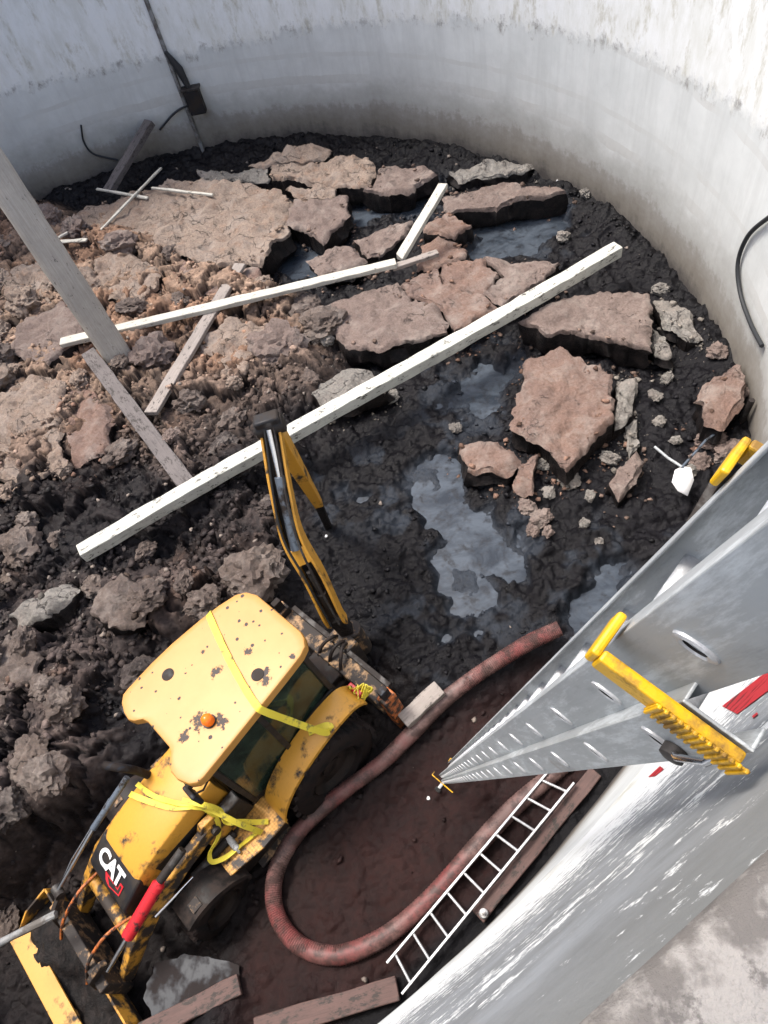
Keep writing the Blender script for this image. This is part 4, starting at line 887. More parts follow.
# ------------------------------------------------------------------ small aluminium ladder lying by the wall
sl = empty('small_ladder', at(394, 978, .12)); tag(sl, 'small bare aluminium ladder lying along the foot of the near wall', 'ladder')
A0, A1, B0, B1 = at(387, 963, .22), at(548, 772, .24), at(402, 994, .22), at(574, 783, .24)
nL = [.0]
for a, b in ((A0, A1), (B0, B1)):
    mb = MB(); mb.sweep([a - sl.location, b - sl.location], (B0 - A0), .028, .065); mb.build('rail', 'aluminium_bright', sl, .004)
for k in range(10):
    t = .045 + k * .101; a = A0.lerp(A1, t) - sl.location; b = B0.lerp(B1, t) - sl.location
    mb = MB(); mb.tube([a, b], .017, 8); mb.build('rung', 'aluminium_bright', sl, smooth=50)

# ------------------------------------------------------------------ long extension ladder
FT = at(440, 778, .04); P0 = Vector(ray(692, 643)) * .53 + Vector((0, 0, CAM_H))
LU = (P0 - FT); LL = LU.length; LU.normalize()
LW = Vector(CB @ np.array([.7703, -.5741, .2775])); LW = (LW - LU * LW.dot(LU)).normalized(); LN = LW.cross(LU).normalized()
if LN.dot(Vector((0, 0, CAM_H)) - P0) < 0: LN = -LN
LM = Matrix([LN, LW, LU]).transposed().to_4x4()
if LM.determinant() < 0: LN = -LN
el = empty('extension_ladder', FT); el.matrix_world = Matrix.Translation(FT) @ LM
tag(el, 'long aluminium extension ladder with yellow clips leaning on the tank rim', 'ladder')
LADW = .205; TH = .0035; FL = .024
def channel(z0, z1, n0, sgn, wc, RD):
    """C-section rail; web at n0, flanges towards sgn"""
    mb = MB(); a, b = sorted((n0, n0 + sgn * TH)); mb.box((a, wc - RD / 2, z0), (b, wc + RD / 2, z1))
    a, b = sorted((n0 + sgn * TH * .9, n0 + sgn * FL)); mb.box((a, wc - RD / 2, z0 + .0005), (b, wc - RD / 2 + TH, z1 - .0005)); mb.box((a, wc + RD / 2 - TH, z0 + .0005), (b, wc + RD / 2, z1 - .0005)); return mb
def rung_mesh(x0, x1):
    mb = MB(); ex, ey = .0072, .0165; n = 16; rs = []
    for x, s in ((x0, .66), (x0 - .0015, .9), (x0, 1.22), (x0 + .0025, 1.25), (x0 + .003, 1.0), (x1 - .003, 1.0), (x1 - .0025, 1.25), (x1, 1.22), (x1 + .0015, .9), (x1, .66)):
        rs.append([Vector((x, math.cos(2 * math.pi * k / n) * ey * s, math.sin(2 * math.pi * k / n) * ex * s * 1.15)) for k in range(n)])
    mb.rings(rs, True, False)
    for x, d in ((x0, .014), (x1, -.014)):     # hollow ends, inner faces coloured dark in place of the shade inside
        a = [Vector((x, math.cos(2 * math.pi * k / n) * ey * .66, math.sin(2 * math.pi * k / n) * ex * .66 * 1.15)) for k in range(n)]
        b = [v + Vector((d, 0, 0)) for v in a]; mb.rings([a, b], True, False, 1); mb.add(b, [tuple(range(n))], 1)
    return mb
FLY0, FLY1 = .75, LL + 1.0
BASE1 = LL - .07
sections = (('fly', FLY0, FLY1, 0.0, .004, 0.0, .084), ('base', .03, BASE1, .021, .0645, .055, .066))
for nm, z0, z1, nn, wc, ph, rd in sections:
    for n0, sg in ((nn, -1), (-LADW - nn, 1)):
        channel(z0, z1, n0, sg, wc, rd).build('rail', 'aluminium', el, .0012)
    first = None; k0 = math.ceil((z0 + .1 - LL - ph) / .28)
    z = LL + ph + k0 * .28
    while z < z1 - .05:
        if first is None: first = rung_mesh(-LADW - nn - .0025, nn + .0025).build('rung', ['aluminium_bright', 'dark_steel'], el, smooth=40); o = first
        else: o = first.copy(); COL.objects.link(o); o.parent = el
        o.location = (0, wc, z); z += .28
def clip(z, n_out, side, ridged=True, w0=-.043, w1=.094):
    """yellow plastic guide wrapped round both rails"""
    mb = MB(); s = side
    def bx(a, b, c, d, e, f): mb.box((min(a, b), c, e), (max(a, b), d, f))
    bx(n_out + s * .002, n_out + s * .014, w0, w1, z - .017, z + .017)
    bx(n_out - s * .036, n_out + s * .012, w0 - .009, w0 + .0, z - .0165, z + .0165)
    g = mb.build('guide_clip', 'clip_yellow', el, .003)
    if ridged:
        mr = MB(); k = 13; a0 = w0 + .058; st = (w1 - a0 + .008) / k
        for i in range(k): mr.box((min(n_out + s * .0142, n_out + s * .0185), a0 + i * st + .0015, z - .021), (max(n_out + s * .0142, n_out + s * .0185), a0 + (i + 1) * st - .0015, z + .021))
        mr.box((min(n_out + s * .0142, n_out + s * .0165), a0, z - .019), (max(n_out + s * .0142, n_out + s * .0165), w1 + .008, z + .019)); mr.build('grip', 'clip_yellow', g, .002)
clip(BASE1 - .015, .022, 1); clip(BASE1 - .015, -LADW - .022, -1, False)
clip(1.25, .05, 1, False, -.10, .20); clip(1.05, -LADW - .022, -1, False)
mb = MB(); mb.box((-LADW - .16, .045, .0), (.16, .085, .07)); mb.build('stabiliser_bar', 'aluminium', el, .006)
for n0 in (.135, -LADW - .135):
    mb = MB(); mb.box((n0 - .024, .025, -.035), (n0 + .024, .105, .09)); mb.build('rubber_foot', 'rubber_black', el, .008)
mb = MB(); mb.tube([(.022, .075, BASE1 - .15), (.034, .08, BASE1 - .12), (.034, .09, BASE1 - .07), (.022, .094, BASE1 - .05)], .004, 8); mb.build('hook', 'steel_chrome', el, smooth=60)
mb = MB(); mb.lathe([(.022, .013), (.033, .013), (.035, .009)], (0, .08, BASE1 - .14), 'x', 16); mb.build('bolt', 'dark_steel', el, smooth=50)
mb = MB(); mb.lathe([(.022, .009), (.027, .009), (.028, .006)], (0, .05, BASE1 - .07), 'x', 14); mb.build('bolt', 'aluminium', el, smooth=50)

# ------------------------------------------------------------------ backhoe loader (x forward, y left, z up)
mc = empty('backhoe_loader'); mc.location = MT; mc.rotation_euler = MR; mc.scale = (MSC,) * 3
tag(mc, 'muddy yellow backhoe loader working in the pit', 'backhoe loader')
def part(name, mb, mat, parent=None, bevel=.012, smooth=35): return mb.build(name, mat, parent or mc, bevel, smooth)
# chassis
mb = MB(); mb.box((-1.3, -.36, .42), (2.75, .36, .86)); mb.box((-1.2, -.30, .86), (1.4, .30, 1.0)); part('chassis', mb, 'mud_coat', bevel=.02)
# wheels
def wheel(x, y, r, w, steer=0.0):
    out = 1 if y > 0 else -1
    root = MB(); root.lathe([(-w / 2, r * .62), (-w / 2, r * .86), (-w * .42, r * .95), (-w * .25, r), (w * .25, r), (w * .42, r * .95), (w / 2, r * .86), (w / 2, r * .62), (w * .3, r * .55), (-w * .3, r * .55)], (0, 0, 0), 'y', 40)
    for k in range(22):
        a = 2 * math.pi * k / 22
        for s_ in (-1, 1):
            Mx = Matrix.Rotation(a + (.14 if s_ > 0 else 0), 4, 'Y') @ Matrix.Translation((0, s_ * w * .23, r * .99)) @ Matrix.Rotation(s_ * .6, 4, 'Z')
            root.box((-.03 * r / .7, -w * .25, -.03), (.03 * r / .7, w * .25, .035), M=Mx)
    o = part('wheel', root, 'tyre_rubber', bevel=0, smooth=35); o.location = (x, y, r * .98); o.rotation_euler = (0, 0, steer)
    mb = MB(); mb.lathe([(-w * .28, r * .57), (w * .30, r * .57), (w * .36, r * .53), (w * .12, r * .46), (w * .10, r * .22), (w * .2, r * .2), (w * .2, .02)], (0, 0, 0), 'y', 32)
    if out < 0: mb.v = [(a, -b, c) for a, b, c in mb.v]
    mb.build('rim', 'mud_coat', o, 0, 35)  # dark mud colour also paints in the black shade under the fenders
for s in (1, -1): wheel(0, s * .93, .74, .44); wheel(2.25, s * .90, .47, .30, .12)
mb = MB(); mb.tube([(2.25, -.8, .47), (2.25, .8, .47)], .09, 12); mb.box((2.1, -.2, .35), (2.4, .2, .6)); part('front_axle', mb, 'mud_coat')
# front fenders with reflector
for s in (1, -1):
    mb = MB(); pr = []
    for t in np.linspace(-.55, 1.25, 12): pr.append((2.25 - .60 * math.sin(t) * 1.0, .50 + .60 * math.cos(t)))
    rs = [[(x, s * .70, z), (x, s * 1.10, z), (x, s * 1.12, z - .07), (x, s * 1.09, z - .07), (x, s * 1.08, z - .03), (x, s * .70, z - .03)] for x, z in pr]
    mb.rings([[Vector(p) for p in r] for r in rs]); f_ = part('front_fender', mb, 'mud_coat', bevel=0)
    mb = MB(); mb.box((2.24, s * .97 - .07, 1.105), (2.38, s * .97 + .07, 1.112)); mb.build('reflector', 'tan_mud_steel', f_)
# hood
mb = MB()
sec = [(1.12, 1.93, .44), (1.6, 1.88, .45), (2.1, 1.78, .45), (2.42, 1.68, .445), (2.54, 1.615, .44)]
rs = []
for x, z, y in sec: rs.append([Vector(p) for p in ((x, -y, 1.0), (x, -y - .01, z - .14), (x, -y + .035, z - .035), (x, -y + .12, z), (x, 0, z + .015), (x, y - .12, z), (x, y - .035, z - .035), (x, y + .01, z - .14), (x, y, 1.0))])
mb.rings(rs); hood = part('hood', mb, 'yellow_paint', bevel=.01, smooth=40)
mb = MB(); mb.box((1.35, .455, 1.15), (2.3, .463, 1.55)); mb.build('side_vent', 'black_paint', hood, .004)
mb = MB(); mb.tube([(1.25, -.18, 1.94), (1.25, .18, 1.94)], .018, 8); mb.build('handle', 'black_paint', hood, smooth=50)
# grille: black nose with slanted top, lettering and emblem
mb = MB(); mb.prism([(2.545, 1.60), (2.90, 1.40), (2.955, 1.30), (2.96, .78), (2.5, .78), (2.5, 1.60)], -.445, .445, axis=1); gr = part('grille', mb, 'black_paint', bevel=.025)
sl_dir = Vector((.355, 0, -.20)).normalized(); sl_n = Vector((.20, 0, .355)).normalized()
cu = bpy.data.curves.new('lettering', 'FONT'); cu.body = 'CAT'; cu.size = .30; cu.align_x = 'CENTER'; cu.align_y = 'CENTER'; cu.extrude = .004; cu.offset = .010; cu.space_character = .86
to = bpy.data.objects.new('tmp_text', cu); COL.objects.link(to); bpy.context.view_layer.update()
me = bpy.data.meshes.new_from_object(to.evaluated_get(bpy.context.evaluated_depsgraph_get())); bpy.data.objects.remove(to); me.materials.clear(); me.materials.append(MATS['white_print'])
lo = bpy.data.objects.new('lettering', me); COL.objects.link(lo); lo.parent = gr
lo.matrix_local = Matrix.Translation(Vector((2.70, -.05, 1.513)) + sl_n * .012) @ Matrix([Vector((0, 1, 0)), -sl_dir, sl_n]).transposed().to_4x4()
def on_grille(a, b, h): return Vector((2.545, 0, 1.60)) + Vector((0, a, 0)) + sl_dir * b + sl_n * h
mb = MB(); ou = [(-.10, .285), (.20, .285), (.20, .20), (.27, .20), (.27, .34), (.05, .385), (-.04, .36)]
mb.rings([[on_grille(a, b, .004) for a, b in ou], [on_grille(a, b, .012) for a, b in ou]]); mb.build('emblem', 'red_paint', gr)
mb = MB(); ou = [(-.03, .30), (.215, .30), (.215, .22), (.25, .22), (.25, .325), (.06, .365)]
mb.rings([[on_grille(a, b, .013) for a, b in ou], [on_grille(a, b, .016) for a, b in ou]]); mb.build('emblem_inset', 'black_paint', gr)
# exhaust
mb = MB(); mb.tube(crom([(1.62, -.36, 1.7), (1.66, -.40, 2.1), (1.72, -.44, 2.30), (1.84, -.60, 2.40)], 5), .052, 14); part('exhaust_stack', mb, 'blue_grey_plastic', bevel=0, smooth=60)
# cab -----------------------------------------------------------------------
roof_poly = [(-.92, -.42), (-.92, .46), (-.89, .56), (-.82, .655), (-.7, .70), (-.4, .73), (.2, .78), (.7, .82), (1.0, .84), (1.09, .825), (1.16, .76), (1.22, .60), (1.22, .47), (1.18, .38), (1.10, .30), (1.065, .22), (1.065, -.26), (1.09, -.34), (1.18, -.42), (1.215, -.50), (1.20, -.62), (1.15, -.75), (1.08, -.825), (1.0, -.84), (.6, -.86), (.24, -.85), (-.2, -.80), (-.5, -.745), (-.75, -.67), (-.86, -.58)]
def inset(poly, s): return [(x * (1 - s) + .12 * s, y * (1 - s)) for x, y in poly]
mb = MB(); rs = []
for z, s in ((2.72, .05), (2.72, 0.0), (2.80, -.002), (2.832, .003), (2.844, .010), (2.849, .024), (2.851, .10)): rs.append([Vector((x, y, z)) for x, y in inset(roof_poly, s)])
n = len(roof_poly)
mb.rings(rs, True, False); mb.add(rs[0], [tuple(range(n))[::-1]])
inner = [Vector((x, y, 2.856)) for x, y in inset(roof_poly, .45)]; mb.rings([rs[-1], inner], True, False); mb.add(inner, [tuple(range(n))])
roof = part('cab_roof', mb, 'roof_paint', bevel=0, smooth=30)
bm = bmesh.new(); bm.from_mesh(roof.data); bmesh.ops.remove_doubles(bm, verts=bm.verts, dist=1e-4); bmesh.ops.recalc_face_normals(bm, faces=bm.faces); bm.to_mesh(roof.data); bm.free()
for k, (x, y) in enumerate(((.53, -.53), (-.2, .44))):
    mb = MB(); mb.lathe([(0, .082), (.008, .082), (.011, .07), (.009, .0)], (x, y, 2.852), 'z', 24); mb.build('roof_vent', 'black_paint', roof, 0, 50)
mb = MB(); mb.lathe([(0, .085), (.018, .085), (.02, .07)], (.55, .40, 2.85), 'z', 24); bc = mb.build('beacon', 'black_paint', roof, 0, 40)
mb = MB(); mb.lathe([(.02, .07), (.09, .072), (.13, .055), (.15, .02), (.152, 0.001)], (.55, .40, 2.85), 'z', 24); mb.build('lens', 'orange_lens', bc, 0, 70)
# front work lights in the roof corners
for s in (1, -1):
    mb = MB(); mb.box((1.16, s * .60 - .09, 2.60), (1.22, s * .60 + .09, 2.70)); mb.build('work_light', 'black_paint', roof, .01)
# frame posts
posts = {'front': (.98, .60, .92, .70), 'middle': (.20, .68, .14, .74), 'rear': (-.74, .60, -.72, .64)}
for nm, (x0, y0, x1, y1) in posts.items():
    for s in (1, -1):
        mb = MB(); mb.sweep([(x0, s * y0, 1.0), ((x0 + x1) / 2, s * (y0 + y1) / 2 + s * .02, 1.85), (x1, s * y1, 2.71)], (1, 0, 0), .075, .07); part('cab_post', mb, 'black_paint', bevel=.01)
mb = MB(); mb.prism([(-.78, -.60), (1.02, -.62), (1.02, .62), (-.78, .60)], .95, 1.06); mb.box((-.80, -.58, .95), (-.72, .58, 1.55)); part('cab_floor', mb, 'black_paint')
def pane(name, q, th=.008):
    q = [Vector(v) for v in q]; nn = (q[1] - q[0]).cross(q[2] - q[0]).normalized() * th; mb = MB(); mb.rings([q, [v + nn for v in q]]); return part(name, mb, 'cab_glass', bevel=0, smooth=None)
for s in (1, -1):
    pane('side_window', [(.16, s * .71, 1.55), (.12, s * .745, 2.68), (-.69, s * .648, 2.68), (-.70, s * .62, 1.62)])
    d = pane('door_window', [(.95, s * .635, 1.12), (.90, s * .705, 2.68), (.18, s * .742, 2.68), (.23, s * .69, 1.12)])
    mb = MB(); mb.box((.26, s * .72 - .01, 1.45), (.40, s * .72 + .015, 1.5)); mb.build('door_handle', 'black_paint', d, .004)
    mb = MB(); mb.prism([(-.76, 1.0), (.18, 1.0), (.18, 1.55), (-.74, 1.62)], s * .66 - .02, s * .66 + .02, axis=1); part('side_panel', mb, 'black_paint')
pane('windscreen', [(.985, -.60, 1.3), (.93, -.69, 2.68), (.93, .69, 2.68), (.985, .60, 1.3)])
pane('rear_window', [(-.745, .58, 1.55), (-.735, .62, 2.68), (-.735, -.62, 2.68), (-.745, -.58, 1.55)])
# interior
mb = MB(); mb.box((-.35, -.26, 1.25), (.20, .26, 1.42)); mb.box((-.25, -.2, 1.06), (.1, .2, 1.25)); part('seat', mb, 'seat_black', bevel=.04)
mb = MB(); mb.box((-.48, -.25, 1.40), (-.34, .25, 2.02)); part('seat_back', mb, 'seat_black', bevel=.05)
mb = MB(); mb.box((.62, -.2, 1.06), (.85, .2, 1.65)); part('dashboard', mb, 'seat_black', bevel=.03)
mb = MB(); cen = Vector((.58, 0, 1.82)); mb.tube([cen + Matrix.Rotation(.5, 3, 'Y') @ Vector((.19 * math.cos(t), .19 * math.sin(t), 0)) for t in np.linspace(0, 2 * math.pi, 25)], .016, 8); mb.tube([(.58, 0, 1.8), (.7, 0, 1.55)], .03, 8); part('steering_wheel', mb, 'seat_black', bevel=0, smooth=60)
for s in (1, -1):
    mb = MB(); mb.box((-.62, s * .45 - .1, 1.06), (-.2, s * .45 + .1, 1.55)); part('console', mb, 'seat_black', bevel=.03)
# mirrors
for s, q in ((1, (1.28, .62, 2.38)), (-1, (1.25, -.92, 2.35))):
    mb = MB(); mb.tube([(.98, s * .66, 2.45), (1.15, s * .72, 2.45), q], .014, 6); mr = part('mirror', mb, 'black_paint', bevel=0, smooth=60)
    mb = MB(); mb.box((q[0] - .03, q[1] - .11, q[2] - .14), (q[0] + .03, q[1] + .11, q[2] + .12)); mb.build('mirror_housing', 'blue_grey_plastic', mr, .02)
# rear fenders
fpr = [(.90, .98), (.84, 1.14), (.70, 1.30), (.45, 1.46), (.10, 1.58), (-.30, 1.64), (-.62, 1.63), (-.80, 1.56), (-.92, 1.40)]
fpr = [tuple(v[:2]) for v in [(p.x, p.y) for p in crom([(a, b, 0) for a, b in fpr], 4)]]
for s in (1, -1):
    mb = MB(); rs = []
    for i, (x, z) in enumerate(fpr):
        t = i / (len(fpr) - 1); yo = 1.13 - .06 * t; yi = .70 + .03 * (1 - t)
        rs.append([Vector(p) for p in ((x, s * yi, z), (x, s * (yo - .05), z), (x, s * yo, z - .035), (x, s * yo, z - .10), (x, s * (yo - .02), z - .10), (x, s * (yo - .03), z - .05), (x, s * yi, z - .04))])
    mb.rings(rs); part('rear_fender', mb, 'yellow_paint', bevel=0, smooth=45)
# left steps / tank with tread plate, right tank
mb = MB(); mb.box((.92, .52, .45), (1.72, .98, .88)); st = part('fuel_tank', mb, 'mud_coat', bevel=.03)
mb = MB(); mb.prism([(.86, .60), (1.80, .56), (1.84, 1.00), (1.30, 1.10), (.86, 1.10)], .884, .92); mb.build('step', 'tread_plate', st, .006)
mb = MB(); mb.box((.95, .70, .42), (1.55, 1.08, .47)); mb.build('lower_step', 'tan_mud_steel', st, .006)
mb = MB(); mb.box((.92, -.98, .45), (1.72, -.52, .95)); part('hydraulic_tank', mb, 'mud_coat', bevel=.03)
mb = MB(); mb.box((1.05, .48, 1.0), (1.35, .66, 1.50)); part('battery_box', mb, 'black_paint', bevel=.02)
# loader frame towers, arms, cylinders
for s in (1, -1):
    mb = MB(); mb.prism([(1.30, .8), (1.75, .8), (1.72, 1.45), (1.60, 1.62), (1.42, 1.60), (1.34, 1.40)], s * .56 - .05, s * .56 + .05, axis=1); part('loader_tower', mb, 'yellow_paint_muddy', bevel=.012)
    arm = [(1.50, 1.42), (2.10, 1.32), (2.75, 1.12), (3.20, .80), (3.68, .38)]
    mb = MB(); mb.sweep([(x, s * .58, z) for x, z in arm], (0, 1, 0), .12, [.22, .25, .28, .26, .18]); part('loader_arm', mb, 'yellow_paint_muddy', bevel=.012)
    mb = MB(); mb.tube([(1.52, s * .50, 1.42), (1.52, s * .70, 1.42)], .06, 14); part('pivot_pin', mb, 'dark_steel', bevel=0, smooth=40)
    # lift cylinder (low) and tilt cylinder (high)
    mb = MB(); mb.tube([(1.45, s * .66, .95), (2.15, s * .66, 1.02)], .055, 12); lc = part('lift_cylinder', mb, 'dark_steel', bevel=0, smooth=40)
    mb = MB(); mb.tube([(2.15, s * .66, 1.02), (2.75, s * .66, 1.10)], .028, 10); mb.build('rod', 'steel_chrome', lc, 0, 40)
    if s < 0:
        mb = MB(); mb.tube([(1.85, -.60, 1.84), (2.60, -.60, 1.60)], .045, 12); tc = part('tilt_cylinder', mb, 'cylinder_grey', bevel=0, smooth=40)
        mb = MB(); mb.tube([(2.60, -.60, 1.60), (3.55, -.60, 1.17)], .026, 10); mb.build('rod', 'steel_chrome', tc, 0, 40)
        mb = MB(); mb.tube([(2.2, -.66, 1.72), (3.1, -.70, 1.32), (3.5, -.66, 1.12)], .014, 8); part('hydraulic_line', mb, 'steel_chrome', bevel=0, smooth=50)
        mb = MB(); mb.tube([(3.50, -.52, 1.17), (3.50, -.68, 1.17)], .07, 12); part('pivot_pin', mb, 'dark_steel', bevel=0, smooth=40)
    else:
        mb = MB(); mb.tube([(1.90, .62, 1.66), (2.34, .62, 1.56)], .055, 12); tc = part('tilt_cylinder', mb, 'dark_steel', bevel=0, smooth=40)
        mb = MB(); mb.tube([(2.55, .62, 1.47), (3.55, .62, 1.02)], .03, 10); mb.build('rod', 'steel_chrome', tc, 0, 40)
        mb = MB(); mb.tube([(2.30, .62, 1.565), (2.36, .62, 1.54), (2.38, .62, 1.535), (3.08, .62, 1.23)], [.055, .055, .082, .082], 14); br = part('safety_brace', mb, 'red_paint', bevel=0, smooth=40)
        br['label'] = 'bright red brace sleeve on the tilt cylinder'
    # bell crank links and hoses at the bucket
    mb = MB(); mb.sweep([(3.50, s * .56, 1.14), (3.75, s * .52, .98), (3.86, s * .50, .70)], (0, 1, 0), .07, [.10, .14, .09]); part('bell_crank', mb, 'tan_mud_steel', bevel=.01)
    mb = MB(); mb.tube(crom([(2.9, s * .42, 1.05), (3.3, s * .36, 1.18), (3.7, s * .34, 1.0), (3.95, s * .36, .7)], 5), .022, 8); part('hydraulic_hose', mb, 'orange_steel', bevel=0, smooth=60)
mb = MB(); mb.tube([(3.2, -.58, .80), (3.2, .58, .80)], .09, 14); part('cross_tube', mb, 'yellow_paint_muddy', bevel=0, smooth=40)
mb = MB(); mb.box((3.66, -.70, .30), (3.80, .70, .92)); part('quick_coupler', mb, 'tan_mud_steel', bevel=.015)
# loader bucket
bp = [(3.84, .66), (3.80, .45), (3.84, .22), (4.00, .10), (4.28, .14), (4.54, .36)]; th = .03
mb = MB()
for i in range(len(bp) - 1):
    (xa, za), (xb, zb) = bp[i], bp[i + 1]; mb.sweep([(xa, 0, za), (xb, 0, zb)], (0, 1, 0), 2.24, th)
for s in (1, -1): mb.prism([(3.84, .67), (3.79, .45), (3.83, .21), (3.99, .09), (4.29, .13), (4.56, .36), (4.2, .62)], s * 1.12 - .015, s * 1.12 + .015, axis=1)
bk = part('loader_bucket', mb, 'yellow_paint_muddy', bevel=.006)
mb = MB(); mb.box((4.36, -1.14, .385), (4.64, 1.14, .42)); mb.build('cutting_edge', 'yellow_paint', bk, .006)
# mud heaped in the bucket
gx = np.linspace(3.86, 4.46, 14); gy = np.linspace(-1.09, 1.09, 34); mb = MB(); vs = []; fs = []
for i, x in enumerate(gx):
    for j, y in enumerate(gy): vs.append((x, y, .16 + .14 * (1 - i / 13) + .34 * float(fbm(np.array([x * 4.]), np.array([y * 4.]), 5)[0])))
for i in range(13):
    for j in range(33): a = i * 34 + j; fs.append((a, a + 1, a + 35, a + 34))
mb.add(vs, fs); part('mud_load', mb, 'sludge_side', bevel=0, smooth=60)
# rear frame, stabilisers
mb = MB(); mb.box((-1.30, -1.08, .62), (-1.02, 1.08, 1.06)); rf_ = part('rear_frame', mb, 'tan_mud_steel', bevel=.02)
mb = MB(); mb.box((-1.36, -1.05, 1.062), (-1.28, 1.05, 1.13)); mb.build('slide_rail', 'dark_steel', rf_, .01)
for s in (1, -1):
    mb = MB(); mb.box((-1.28, s * 1.15 - .09, .12), (-1.06, s * 1.15 + .09, 1.20)); sb = part('stabiliser', mb, 'orange_steel' if s > 0 else 'tan_mud_steel', bevel=.015)
    mb = MB(); mb.box((-1.24, s * 1.15 - .05, 1.2), (-1.10, s * 1.15 + .05, 1.42)); mb.build('inner_leg', 'blue_grey_plastic', sb, .01)
    mb = MB(); mb.box((-1.36, s * 1.15 - .18, .02), (-.98, s * 1.15 + .18, .10)); mb.build('foot_pad', 'mud_coat', sb, .01)
    mb = MB(); mb.box((-.98, s * .86 - .12, 1.35), (-.90, s * .86 + .12, 1.48)); part('tail_light', mb, 'red_paint', bevel=.01)
# control hoses behind the cab
for k, (y0, y1) in enumerate(((-.2, -.1), (.05, .05), (.3, .12))):
    mb = MB(); mb.tube(crom([(-1.0, y0, .95), (-1.15, y0 * .8, 1.17), (-1.35, y1, 1.2), (-1.5, y1, .9)], 5), .028, 8); part('hydraulic_hose', mb, 'mud_coat', bevel=0, smooth=60)
# swing post and boom
mb = MB(); mb.box((-1.52, -.22, .45), (-1.30, .22, 1.15)); mb.tube([(-1.62, 0, .45), (-1.62, 0, 1.15)], .14, 16); part('swing_post', mb, 'tan_mud_steel', bevel=.015)
hd = Vector((-.6, -.8, 0)).normalized(); sdn = Vector((-.8, .6, 0)).normalized()      # boom swung to the right-hand side
b_in = [Vector(p) for p in ((-1.53, -.08, 1.42), (-1.53, -.12, 1.63), (-1.70, -.40, 2.24), (-1.83, -.70, 2.80), (-2.11, -.92, 3.41), (-2.54, -1.25, 4.07))]
bpath = crom(b_in, 5); NB = len(bpath); bh = [.15 + .17 * math.sin(math.pi * min(1, i / (NB - 1) * 1.05)) for i in range(NB)]
boom_parts = []
for s in (1, -1):
    mb = MB(); mb.sweep([p + sdn * s * .125 for p in bpath], sdn, .035, bh); boom_parts.append(part('boom_plate', mb, 'yellow_paint', bevel=.006))
k0 = int(NB * .52)
Tb = (bpath[k0 + 1] - bpath[k0]).normalized(); up_b = sdn.cross(Tb); up_b = up_b if up_b.dot(-hd) > 0 else -up_b
mb = MB(); mb.sweep([bpath[i] - up_b * .05 for i in range(NB)], sdn, .21, .05); part('boom_web', mb, 'black_paint', bevel=0)
mb = MB(); mb.sweep([bpath[i] + up_b * (bh[i] * .36) for i in range(k0 - 1, k0 + 2)], sdn, .28, .06); part('boom_cross_plate', mb, 'yellow_paint', bevel=.01)
# decals on the boom plate
for kk, mt, wd in ((int(NB * .44), 'red_paint', 1), (int(NB * .47), 'white_print', 1)):
    mb = MB(); mb.sweep([bpath[kk] - sdn * .146, bpath[kk + 1] - sdn * .146], sdn, .004, .13); part('decal', mb, mt, bevel=0)
mb = MB(); mb.sweep([(-1.60, 0, .8), (-1.55, -.05, 1.2), (-1.53, -.11, 1.55)], sdn, .20, .20); part('boom_foot', mb, 'sludge_side', bevel=.02)
elb = bpath[-1]
mb = MB(); mb.tube([elb - sdn * .19, elb + sdn * .19], .13, 20); part('elbow_pin', mb, 'black_paint', bevel=.01, smooth=40)
mb = MB(); mb.box((-.10, -.17, -.06), (.10, .17, .10), M=Matrix.Translation(elb + Vector((0, 0, .08))) @ Matrix([hd, sdn, Vector((0, 0, 1))]).transposed().to_4x4()); part('elbow_casting', mb, 'black_paint', bevel=.03)
c0 = bpath[k0 + 1] + up_b * .13; c1 = elb + up_b * .16; cm = c0.lerp(c1, .62)
mb = MB(); mb.tube([c0, cm], .07, 16); scy = part('stick_cylinder', mb, 'cylinder_grey', bevel=0, smooth=40)
mb = MB(); mb.tube([cm, c1], .038, 12); mb.build('rod', 'steel_chrome', scy, 0, 40)
d0 = Vector((-1.50, -.06, 1.0)) ; d1 = bpath[k0 - 2] + up_b * .12
mb = MB(); mb.tube([d0, d0.lerp(d1, .7)], .085, 16); bcy = part('boom_cylinder', mb, 'black_paint', bevel=0, smooth=40)
mb = MB(); mb.tube([d0.lerp(d1, .7), d1], .045, 12); mb.build('rod', 'dark_steel', bcy, 0, 40)
for s in (-.06, .06):
    mb = MB(); mb.tube(crom([bpath[3] + up_b * .16 + sdn * s, bpath[k0 - 2] + up_b * .26 + sdn * s, bpath[k0 + 4] + up_b * .21 + sdn * (s + .03 * (1 if s > 0 else -1)), elb + up_b * .12 + sdn * s], 6), .017, 8); part('hydraulic_hose', mb, 'dark_steel' if s > 0 else 'rubber_black', bevel=0, smooth=60)
# stick and digging bucket
s0 = elb + hd * .12 + Vector((0, 0, -.02)); s1 = Vector((-2.80, -1.74, 1.62)); sp = [s0, s0.lerp(s1, .2), s0.lerp(s1, .6), s1]
mb = MB(); mb.sweep(sp, sdn, [.20, .19, .17, .14], [.20, .34, .25, .14]); part('stick', mb, 'yellow_paint', bevel=.01)
q0 = s0.lerp(s1, .18) + hd * .2; q1 = s0.lerp(s1, .85) + hd * .22
mb = MB(); mb.tube([q0, q0.lerp(q1, .6)], .055, 12); kc = part('bucket_cylinder', mb, 'dark_steel', bevel=0, smooth=40)
mb = MB(); mb.tube([q0.lerp(q1, .6), q1], .03, 10); mb.build('rod', 'steel_chrome', kc, 0, 40)
tip = Vector((-2.86, -2.02, .55)); mb = MB(); mb.sweep([s1 + Vector((0, 0, .05)), s1.lerp(tip, .5), tip], sdn, [.13, .12, .12], [.13, .14, .12]); part('stick_end', mb, 'sludge_side', bevel=.01)
mb = MB(); Mb = Matrix.Translation(tip) @ Matrix([-hd, sdn, Vector((0, 0, 1))]).transposed().to_4x4()
